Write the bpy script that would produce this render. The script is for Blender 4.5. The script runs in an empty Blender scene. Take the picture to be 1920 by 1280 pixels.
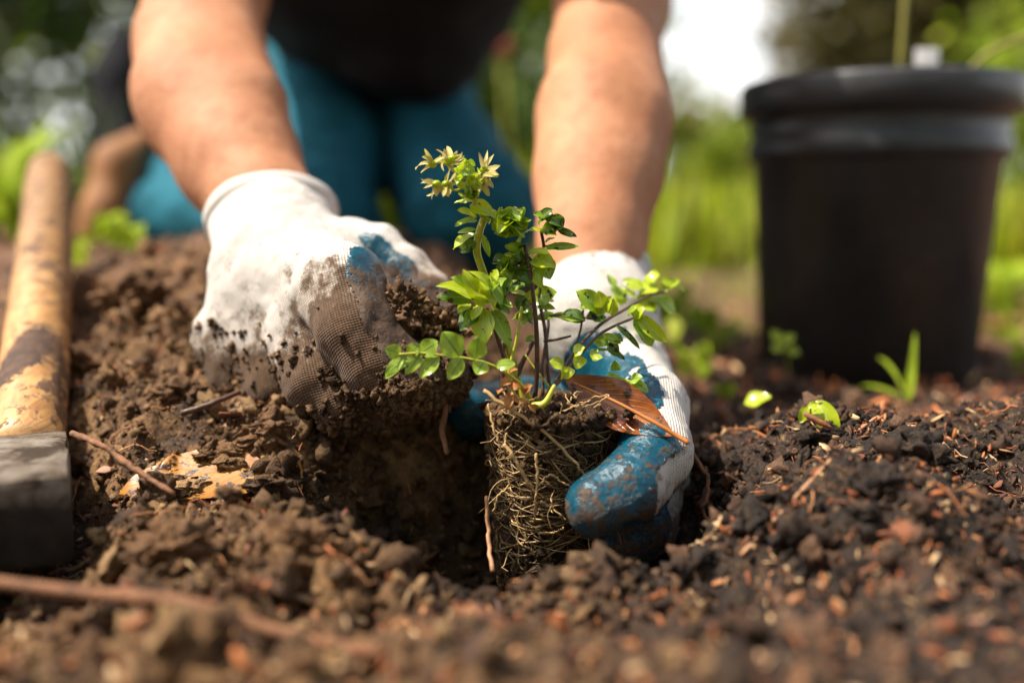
import bpy, math
import numpy as np
from mathutils import Vector, Matrix
R = math.radians
sc = bpy.context.scene

# ------------------------------------------------------------------ camera, sky, sun, exposure
CAMH, PITCH, FPX = 0.141, R(7.3), 1867.0
cam_d = bpy.data.cameras.new('camera'); cam = bpy.data.objects.new('camera', cam_d)
sc.collection.objects.link(cam); sc.camera = cam
cam.location = (0, 0, CAMH); cam.rotation_euler = (R(90) - PITCH, 0, 0)
cam_d.lens = 35.0; cam_d.sensor_width = 36.0; cam_d.clip_start = 0.02; cam_d.clip_end = 400
cam_d.dof.use_dof = True; cam_d.dof.focus_distance = 0.487; cam_d.dof.aperture_fstop = 2.1

SUN_TO = Vector((-0.52, -0.04, 0.86)).normalized()
SUN_EL = math.asin(SUN_TO.z); SUN_ROT = math.atan2(SUN_TO.x, SUN_TO.y)
world = bpy.data.worlds.new("World"); sc.world = world; world.use_nodes = True
wt = world.node_tree
for n in list(wt.nodes): wt.nodes.remove(n)
wo = wt.nodes.new('ShaderNodeOutputWorld'); wb = wt.nodes.new('ShaderNodeBackground'); ws = wt.nodes.new('ShaderNodeTexSky')
ws.sky_type = 'NISHITA'; ws.sun_disc = False; ws.sun_elevation = SUN_EL; ws.sun_rotation = SUN_ROT
ws.air_density = 1.0; ws.dust_density = 4.0; ws.ozone_density = 1.0
wb.inputs['Strength'].default_value = 0.115
wc = wt.nodes.new('ShaderNodeTexCoord'); wn = wt.nodes.new('ShaderNodeTexNoise'); wn.inputs['Scale'].default_value = 2.2; wn.inputs['Detail'].default_value = 6
wt.links.new(wc.outputs['Generated'], wn.inputs['Vector']); wr_ = wt.nodes.new('ShaderNodeValToRGB'); wr_.color_ramp.elements[0].position = .24; wr_.color_ramp.elements[1].position = .42
wt.links.new(wn.outputs['Fac'], wr_.inputs[0]); wm = wt.nodes.new('ShaderNodeMix'); wm.data_type = 'RGBA'
wsx = wt.nodes.new('ShaderNodeSeparateXYZ'); wt.links.new(wc.outputs['Generated'], wsx.inputs[0]); we = wt.nodes.new('ShaderNodeMapRange'); we.interpolation_type = 'SMOOTHSTEP'
wt.links.new(wsx.outputs[2], we.inputs[0]); we.inputs[1].default_value = .12; we.inputs[2].default_value = .62; we.inputs[3].default_value = 1.0; we.inputs[4].default_value = .12
wmu = wt.nodes.new('ShaderNodeMath'); wmu.operation = 'MULTIPLY'; wt.links.new(we.outputs[0], wmu.inputs[0]); wt.links.new(wr_.outputs[0], wmu.inputs[1]); wt.links.new(wmu.outputs[0], wm.inputs[0]); wt.links.new(ws.outputs[0], wm.inputs[6]); wm.inputs[7].default_value = (8.2, 8.2, 8.2, 1)
wt.links.new(wm.outputs[2], wb.inputs[0]); wt.links.new(wb.outputs[0], wo.inputs[0])
sd = bpy.data.lights.new('sun', 'SUN'); sd.energy = 5.0; sd.angle = R(0.6); sd.color = (1, 0.90, 0.76)
so = bpy.data.objects.new('sun', sd); sc.collection.objects.link(so)
so.rotation_euler = SUN_TO.to_track_quat('Z', 'Y').to_euler(); so.location = (-3, -1, 6)
sc.view_settings.view_transform = 'Standard'; sc.view_settings.look = 'None'
sc.view_settings.gamma = 1; sc.view_settings.use_curve_mapping = False
sc.view_settings.exposure = 0.78
sc.render.engine = 'CYCLES'
sc.cycles.use_denoising = True
sc.cycles.max_bounces = 6; sc.cycles.transparent_max_bounces = 4; sc.cycles.caustics_reflective = False; sc.cycles.caustics_refractive = False

rng = np.random.default_rng(7)
A = np.array

def P(px, py, Y):
    """world point at picture place (px, py) standing Y metres in front of the camera"""
    x = (px - 960) / FPX; u = (640 - py) / FPX
    d = A([x, math.cos(PITCH) + u * math.sin(PITCH), -math.sin(PITCH) + u * math.cos(PITCH)])
    return d * (Y / d[1]) + A([0, 0, CAMH])

# ------------------------------------------------------------------ noise
_perm = rng.permutation(256).astype(np.int64); _perm = np.concatenate([_perm, _perm])
def vn(p, s=1.0, seed=0):
    q = p / s + seed * 17.31
    i = np.floor(q).astype(np.int64); f = q - i; f = f * f * (3 - 2 * f); i &= 255
    def h(a, b, c): return _perm[(_perm[(_perm[(i[:, 0] + a) & 255] + i[:, 1] + b) & 255] + i[:, 2] + c) & 255] / 255.0
    x, y, z = f[:, 0], f[:, 1], f[:, 2]
    r = 0
    for a in (0, 1):
        for b in (0, 1):
            for c in (0, 1):
                r = r + h(a, b, c) * (x if a else 1 - x) * (y if b else 1 - y) * (z if c else 1 - z)
    return r * 2 - 1
def fbm(p, s, o=3, seed=0):
    r = 0; a = 1
    for k in range(o): r = r + a * vn(p, s, seed + k); s *= 0.5; a *= 0.5
    return r
def ss(a, b, t):
    t = np.clip((t - a) / (b - a), 0, 1); return t * t * (3 - 2 * t)

# ------------------------------------------------------------------ mesh and object helpers
WORLD = {}
def mesh(name, V, F, smooth=True):
    """F: a list of index arrays, each (n,3) or (n,4)"""
    me = bpy.data.meshes.new(name); V = np.asarray(V, dtype=np.float32)
    if isinstance(F, np.ndarray): F = [F]
    F = [np.asarray(f, dtype=np.int32) for f in F if len(f)]
    me.vertices.add(len(V)); me.vertices.foreach_set('co', V.ravel())
    nl = sum(f.size for f in F); npoly = sum(len(f) for f in F)
    me.loops.add(nl); me.polygons.add(npoly)
    me.loops.foreach_set('vertex_index', np.concatenate([f.ravel() for f in F]))
    tot = np.concatenate([np.full(len(f), f.shape[1], dtype=np.int32) for f in F])
    st = np.concatenate([[0], np.cumsum(tot)[:-1]]).astype(np.int32)
    me.polygons.foreach_set('loop_start', st); me.polygons.foreach_set('loop_total', tot)
    me.update(calc_edges=True)
    if smooth: me.polygons.foreach_set('use_smooth', np.ones(npoly, dtype=bool))
    me.validate()
    return me
def attr(me, name, vals):
    vals = np.asarray(vals, dtype=np.float32)
    if vals.ndim == 1:
        a = me.attributes.new(name, 'FLOAT', 'POINT'); a.data.foreach_set('value', vals)
    else:
        a = me.attributes.new(name, 'FLOAT_COLOR', 'POINT')
        if vals.shape[1] == 3: vals = np.hstack([vals, np.ones((len(vals), 1), dtype=np.float32)])
        a.data.foreach_set('color', vals.ravel())
def tag(o, label=None, cat=None, group=None, kind=None):
    if label: o['label'] = label
    if cat: o['category'] = cat
    if group: o['group'] = group
    if kind: o['kind'] = kind
    return o
def link(name, data, parent=None, wloc=(0, 0, 0)):
    o = bpy.data.objects.new(name, data); sc.collection.objects.link(o)
    w = A(wloc, dtype=float); WORLD[o.name] = w
    if parent is not None:
        o.parent = parent; o.location = w - WORLD[parent.name]
    else: o.location = w
    return o
def obj(name, V, F, mat, parent=None, at=None, smooth=True, attrs=None):
    V = np.asarray(V, dtype=float)
    at = V.mean(0) if at is None else A(at, dtype=float)
    me = mesh(name, V - at, F, smooth)
    if attrs:
        for k, v in attrs.items(): attr(me, k, v)
    me.materials.append(mat)
    return link(name, me, parent, at)
def empty(name, at, label, cat, group=None):
    return tag(link(name, None, None, at), label, cat, group)

def crom(pts, n):
    """smooth curve through points; columns may carry radii"""
    p = np.asarray(pts, dtype=float)
    if len(p) < 3: 
        t = np.linspace(0, 1, n)[:, None]; return p[0] * (1 - t) + p[-1] * t
    q = np.vstack([2 * p[0] - p[1], p, 2 * p[-1] - p[-2]]); out = []
    ts = np.linspace(0, len(p) - 1 - 1e-9, n)
    for t in ts:
        i = int(t); u = t - i; a, b, c, d = q[i:i + 4]
        out.append(0.5 * (2 * b + (c - a) * u + (2 * a - 5 * b + 4 * c - d) * u * u + (3 * b - a - 3 * c + d) * u ** 3))
    return A(out)
def tube(pts, rad, sides=8, caps=True):
    pts = np.asarray(pts, float); n = len(pts); rad = np.broadcast_to(rad, (n,))
    T = np.gradient(pts, axis=0); T /= np.linalg.norm(T, axis=1)[:, None] + 1e-12
    up = A([0.13, 0.21, 0.97]) if abs(T[0][2]) < 0.9 else A([0.1, 0.98, 0.1])
    N = np.cross(T[0], up); N /= np.linalg.norm(N); V = []
    for i in range(n):
        N = N - T[i] * N.dot(T[i]); N /= np.linalg.norm(N) + 1e-12; B = np.cross(T[i], N)
        a = np.arange(sides) * 2 * math.pi / sides
        V.append(pts[i] + rad[i] * (np.cos(a)[:, None] * N + np.sin(a)[:, None] * B))
    V = np.vstack(V); i = np.arange(n - 1)[:, None] * sides; j = np.arange(sides); k = (j + 1) % sides
    Q = np.stack([i + j, i + k, i + sides + k, i + sides + j], -1).reshape(-1, 4); F = [Q]
    if caps:
        V = np.vstack([V, pts[0] - T[0] * rad[0] * .4, pts[-1] + T[-1] * rad[-1] * .5]); c0, c1 = n * sides, n * sides + 1
        F.append(np.vstack([np.stack([k, j, np.full(sides, c0)], -1), np.stack([(n - 1) * sides + j, (n - 1) * sides + k, np.full(sides, c1)], -1)]))
    return V, F
class MB:
    def __init__(s): s.V = []; s.T = []; s.Q = []; s.n = 0; s.C = []
    def add(s, V, F, col=None):
        if isinstance(F, np.ndarray): F = [F]
        for f in F:
            f = np.asarray(f)
            if len(f): (s.T if f.shape[1] == 3 else s.Q).append(f + s.n)
        s.V.append(V); s.n += len(V)
        if col is not None: s.C.append(np.broadcast_to(col, (len(V), 3)) if np.ndim(col) < 2 else col)
    def get(s): return np.vstack(s.V), [np.vstack(x) for x in (s.T, s.Q) if x]
    def build(s, name, mat, parent=None, at=None, smooth=True):
        V, F = s.get(); return obj(name, V, F, mat, parent, at, smooth, {'tint': np.vstack(s.C)} if s.C else None)
def box(lo, hi, bev=0.0):
    lo, hi = A(lo, float), A(hi, float)
    import bmesh
    bm = bmesh.new(); bmesh.ops.create_cube(bm, size=1)
    for v in bm.verts: v.co = Vector((lo + hi) / 2 + A(v.co) * (hi - lo))
    if bev: bmesh.ops.bevel(bm, geom=bm.edges[:], offset=bev, segments=2, affect='EDGES', profile=0.6)
    bmesh.ops.triangulate(bm, faces=bm.faces[:])
    bm.verts.index_update()
    V = A([v.co[:] for v in bm.verts]); F = A([[v.index for v in f.verts] for f in bm.faces]); bm.free(); return V, [F]
def ico(sub):
    import bmesh
    bm = bmesh.new(); bmesh.ops.create_icosphere(bm, subdivisions=sub, radius=1)
    V = A([v.co[:] for v in bm.verts]); F = A([[v.index for v in f.verts] for f in bm.faces]); bm.free(); return V, F
ICO = {k: ico(k) for k in (1, 2, 3, 4, 5, 6)}
def clod(sub, seed, rough=0.35, s=0.9):
    V, F = ICO[sub]; d = 1 + rough * fbm(V + seed * 3.7, s, 3, seed) + 1.1 * rough * (np.abs(fbm(V + seed, s * .42, 3 if sub > 3 else 2, seed + 9)) - .2)
    W = V * np.maximum(d, .25)[:, None]; q = (V + seed) * 2.0
    if rough > .3: W = W + rough * .45 * np.stack([vn(q, .6, 31), vn(q, .6, 32), vn(q, .6, 33)], -1)
    return W, F
def rotm(n):
    """n random rotation matrices"""
    q = rng.normal(size=(n, 4)); q /= np.linalg.norm(q, axis=1)[:, None]; w, x, y, z = q.T
    return np.stack([np.stack([1 - 2 * (y * y + z * z), 2 * (x * y - w * z), 2 * (x * z + w * y)], -1),
                     np.stack([2 * (x * y + w * z), 1 - 2 * (x * x + z * z), 2 * (y * z - w * x)], -1),
                     np.stack([2 * (x * z - w * y), 2 * (y * z + w * x), 1 - 2 * (x * x + y * y)], -1)], 1)
def scatter(tmpl, pos, scl, cols=None, rot=None):
    """many copies of small shapes as one mesh; scl (n,) or (n,3)"""
    n = len(pos); rot = rotm(n) if rot is None else rot; scl = np.broadcast_to(scl if np.ndim(scl) > 1 else np.asarray(scl)[:, None], (n, 3))
    VV, FF, CC, o = [], [], [], 0; pick = rng.integers(0, len(tmpl), n)
    for k, (V, F) in enumerate(tmpl):
        m = pick == k
        if not m.any(): continue
        v = np.einsum('nij,nvj->nvi', rot[m], V[None] * scl[m][:, None, :]) + pos[m][:, None, :]
        f = F[None] + (np.arange(m.sum()) * len(V))[:, None, None] + o
        VV.append(v.reshape(-1, 3)); FF.append(f.reshape(-1, F.shape[1])); o += m.sum() * len(V)
        if cols is not None: CC.append(np.repeat(cols[m], len(V), 0))
    return np.vstack(VV), [np.vstack(FF)], (np.vstack(CC) if cols is not None else None)

# ------------------------------------------------------------------ blended rounded limbs -> one continuous surface
def blob(prims, res, k, noise=None, cap=0.03):
    """prims: dicts a,b,ra,rb (tapered capsules). returns V, quads, normals, nearest prim index"""
    Pa = A([p['a'] for p in prims]); Pb = A([p['b'] for p in prims]); rr = A([[p['ra'], p['rb']] for p in prims]); m = rr.max() + 3 * res + k
    lo = np.minimum(Pa, Pb).min(0) - m; hi = np.maximum(Pa, Pb).max(0) + m
    n = np.ceil((hi - lo) / res).astype(int) + 1
    D = np.full(n, cap, dtype=np.float32)
    def sd(pts, a, b, ra, rb):
        ab = b - a; t = np.clip(((pts - a) @ ab) / (ab @ ab + 1e-12), 0, 1)
        return np.linalg.norm(pts - a - t[..., None] * ab, axis=-1) - (ra + (rb - ra) * t)
    for p in prims:
        a, b, ra, rb = A(p['a']), A(p['b']), p['ra'], p['rb']; kk = p.get('k', k); mm = max(ra, rb) + 2 * kk + 2 * res
        i0 = np.maximum(((np.minimum(a, b) - mm - lo) / res).astype(int), 0); i1 = np.minimum(((np.maximum(a, b) + mm - lo) / res).astype(int) + 2, n)
        g = np.stack(np.meshgrid(*[lo[c] + np.arange(i0[c], i1[c]) * res for c in range(3)], indexing='ij'), -1)
        d = sd(g, a, b, ra, rb); s = tuple(slice(i0[c], i1[c]) for c in range(3)); o = D[s]
        h = np.clip(0.5 + 0.5 * (o - d) / kk, 0, 1)
        D[s] = o * (1 - h) + d * h - kk * h * (1 - h)
    # surface nets
    S = D < 0; C = tuple(np.array(n) - 1)
    cnt = np.zeros(C, np.int32); acc = np.zeros(C + (3,), np.float32)
    def sl(off): return tuple(slice(off[c], off[c] + C[c]) for c in range(3))
    for ax in range(3):
        o1, o2 = [c for c in range(3) if c != ax]
        for u in (0, 1):
            for v in (0, 1):
                of = [0, 0, 0]; of[o1] = u; of[o2] = v; of2 = list(of); of2[ax] = 1
                d0, d1 = D[sl(of)], D[sl(of2)]; x = (d0 < 0) != (d1 < 0)
                t = np.where(x, d0 / np.where(x, d0 - d1, 1), 0)
                pt = np.zeros(C + (3,), np.float32); pt[..., o1] = u; pt[..., o2] = v; pt[..., ax] = t
                acc += pt * x[..., None]; cnt += x
    act = cnt > 0; idx = np.full(C, -1, np.int64); idx[act] = np.arange(act.sum())
    cell = np.argwhere(act); V = lo + (cell + acc[act] / cnt[act][:, None]) * res
    Q = []
    for ax in range(3):
        o1, o2 = [(1, 2), (2, 0), (0, 1)][ax]
        a0 = [slice(None)] * 3; a1 = [slice(None)] * 3; a0[ax] = slice(0, -1); a1[ax] = slice(1, None)
        s0, s1 = S[tuple(a0)], S[tuple(a1)]
        for flip, m_ in ((False, s0 & ~s1), (True, ~s0 & s1)):
            e = np.argwhere(m_); e = e[(e[:, o1] > 0) & (e[:, o2] > 0)]
            c = []
            for du, dv in ((-1, -1), (0, -1), (0, 0), (-1, 0)):
                q = e.copy(); q[:, o1] += du; q[:, o2] += dv; c.append(idx[q[:, 0], q[:, 1], q[:, 2]])
            q = np.stack(c, -1); Q.append(q[:, ::-1] if flip else q)
    Q = np.vstack(Q); Q = Q[(Q >= 0).all(1)]
    # a little relaxation
    for it in range(3):
        s_ = np.zeros_like(V); c_ = np.zeros(len(V))
        for i in range(4):
            np.add.at(s_, Q[:, i], V[Q[:, (i + 1) % 4]]); np.add.at(c_, Q[:, i], 1)
            np.add.at(s_, Q[:, (i + 1) % 4], V[Q[:, i]]); np.add.at(c_, Q[:, (i + 1) % 4], 1)
        V = V * .5 + .5 * s_ / c_[:, None]
    N = vnorm(V, Q)
    best = np.full(len(V), 9.0); who = np.zeros(len(V), int)
    for i, p in enumerate(prims):
        d = sd(V, A(p['a']), A(p['b']), p['ra'], p['rb']); m_ = d < best; best[m_] = d[m_]; who[m_] = i
    if noise is not None: V = V + N * noise(V, N, who)[:, None]
    return V, Q, N, who
def vnorm(V, Q):
    n = np.cross(V[Q[:, 2]] - V[Q[:, 0]], V[Q[:, 3]] - V[Q[:, 1]]); N = np.zeros_like(V)
    for i in range(4): np.add.at(N, Q[:, i], n)
    return N / (np.linalg.norm(N, axis=1)[:, None] + 1e-12)
def chain(pts, **kw):
    """pts: (px, py, Y, radius)"""
    out = []
    for p, q in zip(pts[:-1], pts[1:]):
        d = dict(a=P(*p[:3]), b=P(*q[:3]), ra=p[3], rb=q[3]); d.update(kw); out.append(d)
    return out
def wchain(pts, **kw):
    out = []
    for p, q in zip(pts[:-1], pts[1:]):
        d = dict(a=A(p[:3]), b=A(q[:3]), ra=p[3], rb=q[3]); d.update(kw); out.append(d)
    return out

# ------------------------------------------------------------------ materials
def nt(name):
    m = bpy.data.materials.new(name); m.use_nodes = True; t = m.node_tree
    return m, t, t.nodes['Principled BSDF'], t.nodes['Material Output']
def N_(t, typ, **kw):
    n = t.nodes.new(typ)
    for k, v in kw.items():
        if k in n.inputs.keys() if isinstance(k, str) else False: n.inputs[k].default_value = v
        else: setattr(n, k, v)
    return n
def noise_n(t, scale, detail=4, rough=0.6, coord=None, dist=0.0):
    n = t.nodes.new('ShaderNodeTexNoise'); n.inputs['Scale'].default_value = scale; n.inputs['Detail'].default_value = detail
    n.inputs['Roughness'].default_value = rough; n.inputs['Distortion'].default_value = dist
    if coord is None: coord = t.nodes.new('ShaderNodeNewGeometry').outputs['Position']
    t.links.new(coord, n.inputs['Vector']); return n.outputs['Fac']
def ramp(t, fac, stops, interp='LINEAR'):
    n = t.nodes.new('ShaderNodeValToRGB'); cr = n.color_ramp; cr.interpolation = interp
    while len(cr.elements) < len(stops): cr.elements.new(0.5)
    for e, (p, c) in zip(cr.elements, stops):
        e.position = p; e.color = (c if isinstance(c, tuple) else (c, c, c)) + (1,)
    t.links.new(fac, n.inputs[0]); return n.outputs[0]
def mixc(t, fac, a, b, typ='MIX'):
    n = t.nodes.new('ShaderNodeMix'); n.data_type = 'RGBA'; n.blend_type = typ
    for s, v in ((n.inputs[0], fac), (n.inputs[6], a), (n.inputs[7], b)):
        if isinstance(v, (int, float)): s.default_value = v
        elif isinstance(v, tuple): s.default_value = v + (1,) if len(v) == 3 else v
        else: t.links.new(v, s)
    return n.outputs[2]
def math_n(t, op, a, b=0.0, clamp=False):
    n = t.nodes.new('ShaderNodeMath'); n.operation = op; n.use_clamp = clamp
    for s, v in ((n.inputs[0], a), (n.inputs[1], b)):
        if isinstance(v, (int, float)): s.default_value = v
        else: t.links.new(v, s)
    return n.outputs[0]
def attr_n(t, name, col=False):
    n = t.nodes.new('ShaderNodeAttribute'); n.attribute_name = name; return n.outputs['Color' if col else 'Fac']
def bump(t, h, strength, dist, b, prev=None):
    n = t.nodes.new('ShaderNodeBump'); n.inputs['Strength'].default_value = strength; n.inputs['Distance'].default_value = dist
    t.links.new(h, n.inputs['Height'])
    if prev is not None: t.links.new(prev, n.inputs['Normal'])
    if b is not None: t.links.new(n.outputs[0], b.inputs['Normal'])
    return n.outputs[0]
def objco(t): return t.nodes.new('ShaderNodeTexCoord').outputs['Object']

def mat_simple(name, col, rough=0.7, var=0.25, scale=60, bmp=0.3, bdist=0.001, spec=0.4, bscale=None):
    m, t, b, o = nt(name); oc = objco(t)
    n = noise_n(t, scale, 5, .65, oc); c2 = tuple(max(0, x * (1 - var)) for x in col); c3 = tuple(min(1, x * (1 + var)) for x in col)
    t.links.new(ramp(t, n, [(0.3, c2), (0.7, c3)]), b.inputs['Base Color'])
    b.inputs['Roughness'].default_value = rough; b.inputs['Specular IOR Level'].default_value = spec
    bump(t, noise_n(t, bscale or scale * 3, 5, .6, oc), bmp, bdist, b)
    return m

def soil_mat(name, tinted=False):
    m, t, b, o = nt(name); pos = t.nodes.new('ShaderNodeNewGeometry').outputs['Position']
    n1 = noise_n(t, 26, 6, .65, pos); n2 = noise_n(t, 170, 5, .7, pos); n3 = noise_n(t, 560, 4, .75, pos)
    brown = ramp(t, n1, [(0.33, (0.022, 0.011, 0.006)), (0.5, (0.135, 0.068, 0.028)), (0.66, (0.31, 0.178, 0.078))])
    dark = ramp(t, n1, [(0.32, (0.012, 0.009, 0.007)), (0.55, (0.032, 0.021, 0.016)), (0.75, (0.10, 0.055, 0.034))])
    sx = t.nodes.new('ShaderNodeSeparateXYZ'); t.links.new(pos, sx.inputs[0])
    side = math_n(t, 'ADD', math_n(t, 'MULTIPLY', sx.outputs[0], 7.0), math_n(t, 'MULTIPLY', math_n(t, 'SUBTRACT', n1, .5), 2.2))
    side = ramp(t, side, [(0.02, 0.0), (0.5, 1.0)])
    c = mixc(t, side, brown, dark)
    c = mixc(t, ramp(t, n2, [(0.54, 0.0), (0.70, 0.65)]), c, (0.38, 0.235, 0.12))
    c = mixc(t, ramp(t, n2, [(0.30, 0.7), (0.44, 0.0)]), c, (0.014, 0.009, 0.007))
    midm = ramp(t, sx.outputs[1], [(0.62, 0.0), (0.95, .85)]); c = mixc(t, midm, c, ramp(t, n1, [(0.34, (0.05, 0.028, 0.018)), (0.5, (0.17, 0.085, 0.05)), (0.7, (0.32, 0.18, 0.11))]))
    far = ramp(t, math_n(t, 'MULTIPLY', sx.outputs[1], 0.1), [(0.15, 0.0), (0.34, 1.0)])
    c = mixc(t, far, c, ramp(t, noise_n(t, 2.4, 5, .7, pos), [(0.35, (0.10, 0.06, 0.03)), (0.5, (0.15, 0.15, 0.04)), (0.7, (0.20, 0.26, 0.04))]))
    c = mixc(t, ramp(t, n3, [(0.34, .85), (0.47, 0.0)]), c, (0.010, 0.007, 0.005))  # fine lows blackened, painting shade into the soil's crevices
    c = mixc(t, ramp(t, n3, [(0.56, 0.0), (0.68, .5)]), c, mixc(t, side, (0.42, 0.24, 0.10), (0.20, 0.10, 0.05)))
    hole_shade = t.nodes.new('ShaderNodeMapRange'); t.links.new(math_n(t, 'ADD', sx.outputs[2], math_n(t, 'MULTIPLY', math_n(t, 'SUBTRACT', n1, .5), .02)), hole_shade.inputs[0]); hole_shade.inputs[1].default_value = -.026; hole_shade.inputs[2].default_value = .004; hole_shade.inputs[3].default_value = .72; hole_shade.inputs[4].default_value = 0.0
    c = mixc(t, hole_shade.outputs[0], c, (0.022, 0.014, 0.010))  # low soil darkened: shade inside the planting hole put into its colour
    if tinted: c = mixc(t, 0.55, c, attr_n(t, 'tint', True), 'MIX')
    t.links.new(c, b.inputs['Base Color'])
    t.links.new(ramp(t, n2, [(0.35, 0.55), (0.6, 0.95)]), b.inputs['Roughness']); b.inputs['Specular IOR Level'].default_value = 0.3
    p = bump(t, n2, 0.9, 0.003, None); bump(t, n3, 0.9, 0.0013, b, p)
    return m
M = {}
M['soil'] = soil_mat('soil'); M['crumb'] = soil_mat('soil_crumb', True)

def tint_mat(name, rough=0.75, bscale=500, bd=0.0005, spec=.3, trans=0.0):
    m, t, b, o = nt(name); pos = t.nodes.new('ShaderNodeNewGeometry').outputs['Position']
    c = attr_n(t, 'tint', True); n = noise_n(t, bscale, 4, .65, pos)
    c = mixc(t, 0.75, c, ramp(t, n, [(0.25, .45), (0.7, 1.3)]), 'MULTIPLY'); t.links.new(c, b.inputs['Base Color'])
    b.inputs['Roughness'].default_value = rough; b.inputs['Specular IOR Level'].default_value = spec
    bump(t, n, .5, bd, b)
    if trans:
        tr = t.nodes.new('ShaderNodeBsdfTranslucent'); t.links.new(c, tr.inputs[0]); mx = t.nodes.new('ShaderNodeMixShader'); mx.inputs[0].default_value = trans
        t.links.new(b.outputs[0], mx.inputs[1]); t.links.new(tr.outputs[0], mx.inputs[2]); t.links.new(mx.outputs[0], o.inputs[0])
    return m
M['litter'] = tint_mat('litter', .55); M['foliage'] = tint_mat('foliage', .5, 30, 0.0, .4, .45)

def leaf_mat(name, c1, c2, vein, spots=0.62, rough=0.28, trans=0.35, spotcol=(0.02, 0.012, 0.006), spotscale=260):
    m, t, b, o = nt(name); oc = objco(t)
    info = t.nodes.new('ShaderNodeObjectInfo').outputs['Random']
    uv = t.nodes.new('ShaderNodeTexCoord').outputs['UV']; s = t.nodes.new('ShaderNodeSeparateXYZ'); t.links.new(uv, s.inputs[0])
    v = math_n(t, 'ABSOLUTE', math_n(t, 'SUBTRACT', s.outputs[1], .5))
    mid = ramp(t, v, [(0.02, 1.0), (0.06, 0.0)])
    w = math_n(t, 'SINE', math_n(t, 'MULTIPLY', math_n(t, 'SUBTRACT', s.outputs[0], math_n(t, 'MULTIPLY', v, .9)), 62.0)); side = ramp(t, w, [(0.86, 0.0), (1.0, .5)])
    vec = t.nodes.new('ShaderNodeVectorMath'); vec.operation = 'ADD'; t.links.new(oc, vec.inputs[0]); cx = t.nodes.new('ShaderNodeCombineXYZ'); t.links.new(info, cx.inputs[0]); t.links.new(info, cx.inputs[2]); t.links.new(cx.outputs[0], vec.inputs[1])
    n = noise_n(t, 120, 3, .5, vec.outputs[0]); c = mixc(t, ramp(t, n, [(0.3, 0.0), (0.7, 1.0)]), c1, c2)
    c = mixc(t, math_n(t, 'MULTIPLY', info, .3), c, tuple(x * .45 for x in c1))
    c = mixc(t, math_n(t, 'MAXIMUM', mid, math_n(t, 'MULTIPLY', side, .5)), c, vein)
    sp = ramp(t, noise_n(t, spotscale, 3, .6, vec.outputs[0]), [(spots, 0.0), (spots + .03, 1.0)]); c = mixc(t, sp, c, spotcol)
    t.links.new(c, b.inputs['Base Color']); b.inputs['Roughness'].default_value = rough
    b.inputs['Coat Weight'].default_value = .25; b.inputs['Coat Roughness'].default_value = .15
    p = bump(t, math_n(t, 'ADD', mid, side), .4, 0.0005, None); bump(t, n, .35, 0.0012, b, p)
    if trans:
        tr = t.nodes.new('ShaderNodeBsdfTranslucent'); t.links.new(c, tr.inputs[0]); mx = t.nodes.new('ShaderNodeMixShader'); mx.inputs[0].default_value = trans
        t.links.new(b.outputs[0], mx.inputs[1]); t.links.new(tr.outputs[0], mx.inputs[2]); t.links.new(mx.outputs[0], o.inputs[0])
    return m
M['leaf'] = leaf_mat('leaf_green', (0.20, 0.36, 0.006), (0.38, 0.53, 0.012), (0.32, 0.46, 0.08))
M['leaf_lime'] = leaf_mat('leaf_lime', (0.42, 0.56, 0.006), (0.58, 0.68, 0.015), (0.5, 0.62, 0.14), .66)
M['leaf_dark'] = leaf_mat('leaf_dark', (0.06, 0.14, 0.012), (0.14, 0.27, 0.02), (0.2, 0.32, 0.06), .56)
M['leaf_pale'] = leaf_mat('leaf_pale', (0.28, 0.45, 0.03), (0.42, 0.57, 0.06), (0.14, 0.30, 0.03), .68)
M['flower'] = leaf_mat('flower_petal', (0.55, 0.52, 0.10), (0.62, 0.50, 0.26), (0.6, 0.62, 0.15), .9, .5, .4)
M['leaf_dry'] = leaf_mat('dry_leaf', (0.42, 0.15, 0.03), (0.55, 0.25, 0.07), (0.5, 0.25, 0.08), .66, .6, .2)
M['leaf_brown'] = leaf_mat('brown_leaf', (0.16, 0.035, 0.008), (0.36, 0.115, 0.018), (0.40, 0.15, 0.03), .60, .2, .12, (0.05, 0.02, 0.008), 130)
M['leaf_yellow'] = leaf_mat('yellow_leaf', (0.40, 0.14, 0.008), (0.55, 0.24, 0.012), (0.5, 0.22, 0.03), .55, .42, .2, (0.05, 0.02, 0.008), 170)
M['weed'] = leaf_mat('weed_leaf', (0.26, 0.38, 0.015), (0.42, 0.54, 0.03), (0.3, 0.42, 0.08), .8, .75, .4); M['weed'].node_tree.nodes['Principled BSDF'].inputs['Coat Weight'].default_value = 0; M['weed'].node_tree.nodes['Principled BSDF'].inputs['Specular IOR Level'].default_value = .15
M['stem_dark'] = mat_simple('stem_purple_brown', (0.085, 0.045, 0.03), .45, .4, 300, .4, .0004)
M['stem_green'] = mat_simple('stem_yellow_green', (0.42, 0.42, 0.04), .4, .25, 120, .3, .0004)
M['root'] = mat_simple('root_straw', (0.42, 0.27, 0.115), .7, .35, 200, .4, .0003)
M['twig'] = mat_simple('twig_bark', (0.19, 0.085, 0.038), .75, .55, 160, .8, .001)
M['pot_stem'] = mat_simple('pot_stem', (0.22, 0.20, 0.035), .6, .25, 60, .3, .0004)
M['needle'] = mat_simple('needle_tan', (0.42, 0.22, 0.11), .6, .2, 200, .2, .0003)

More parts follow.
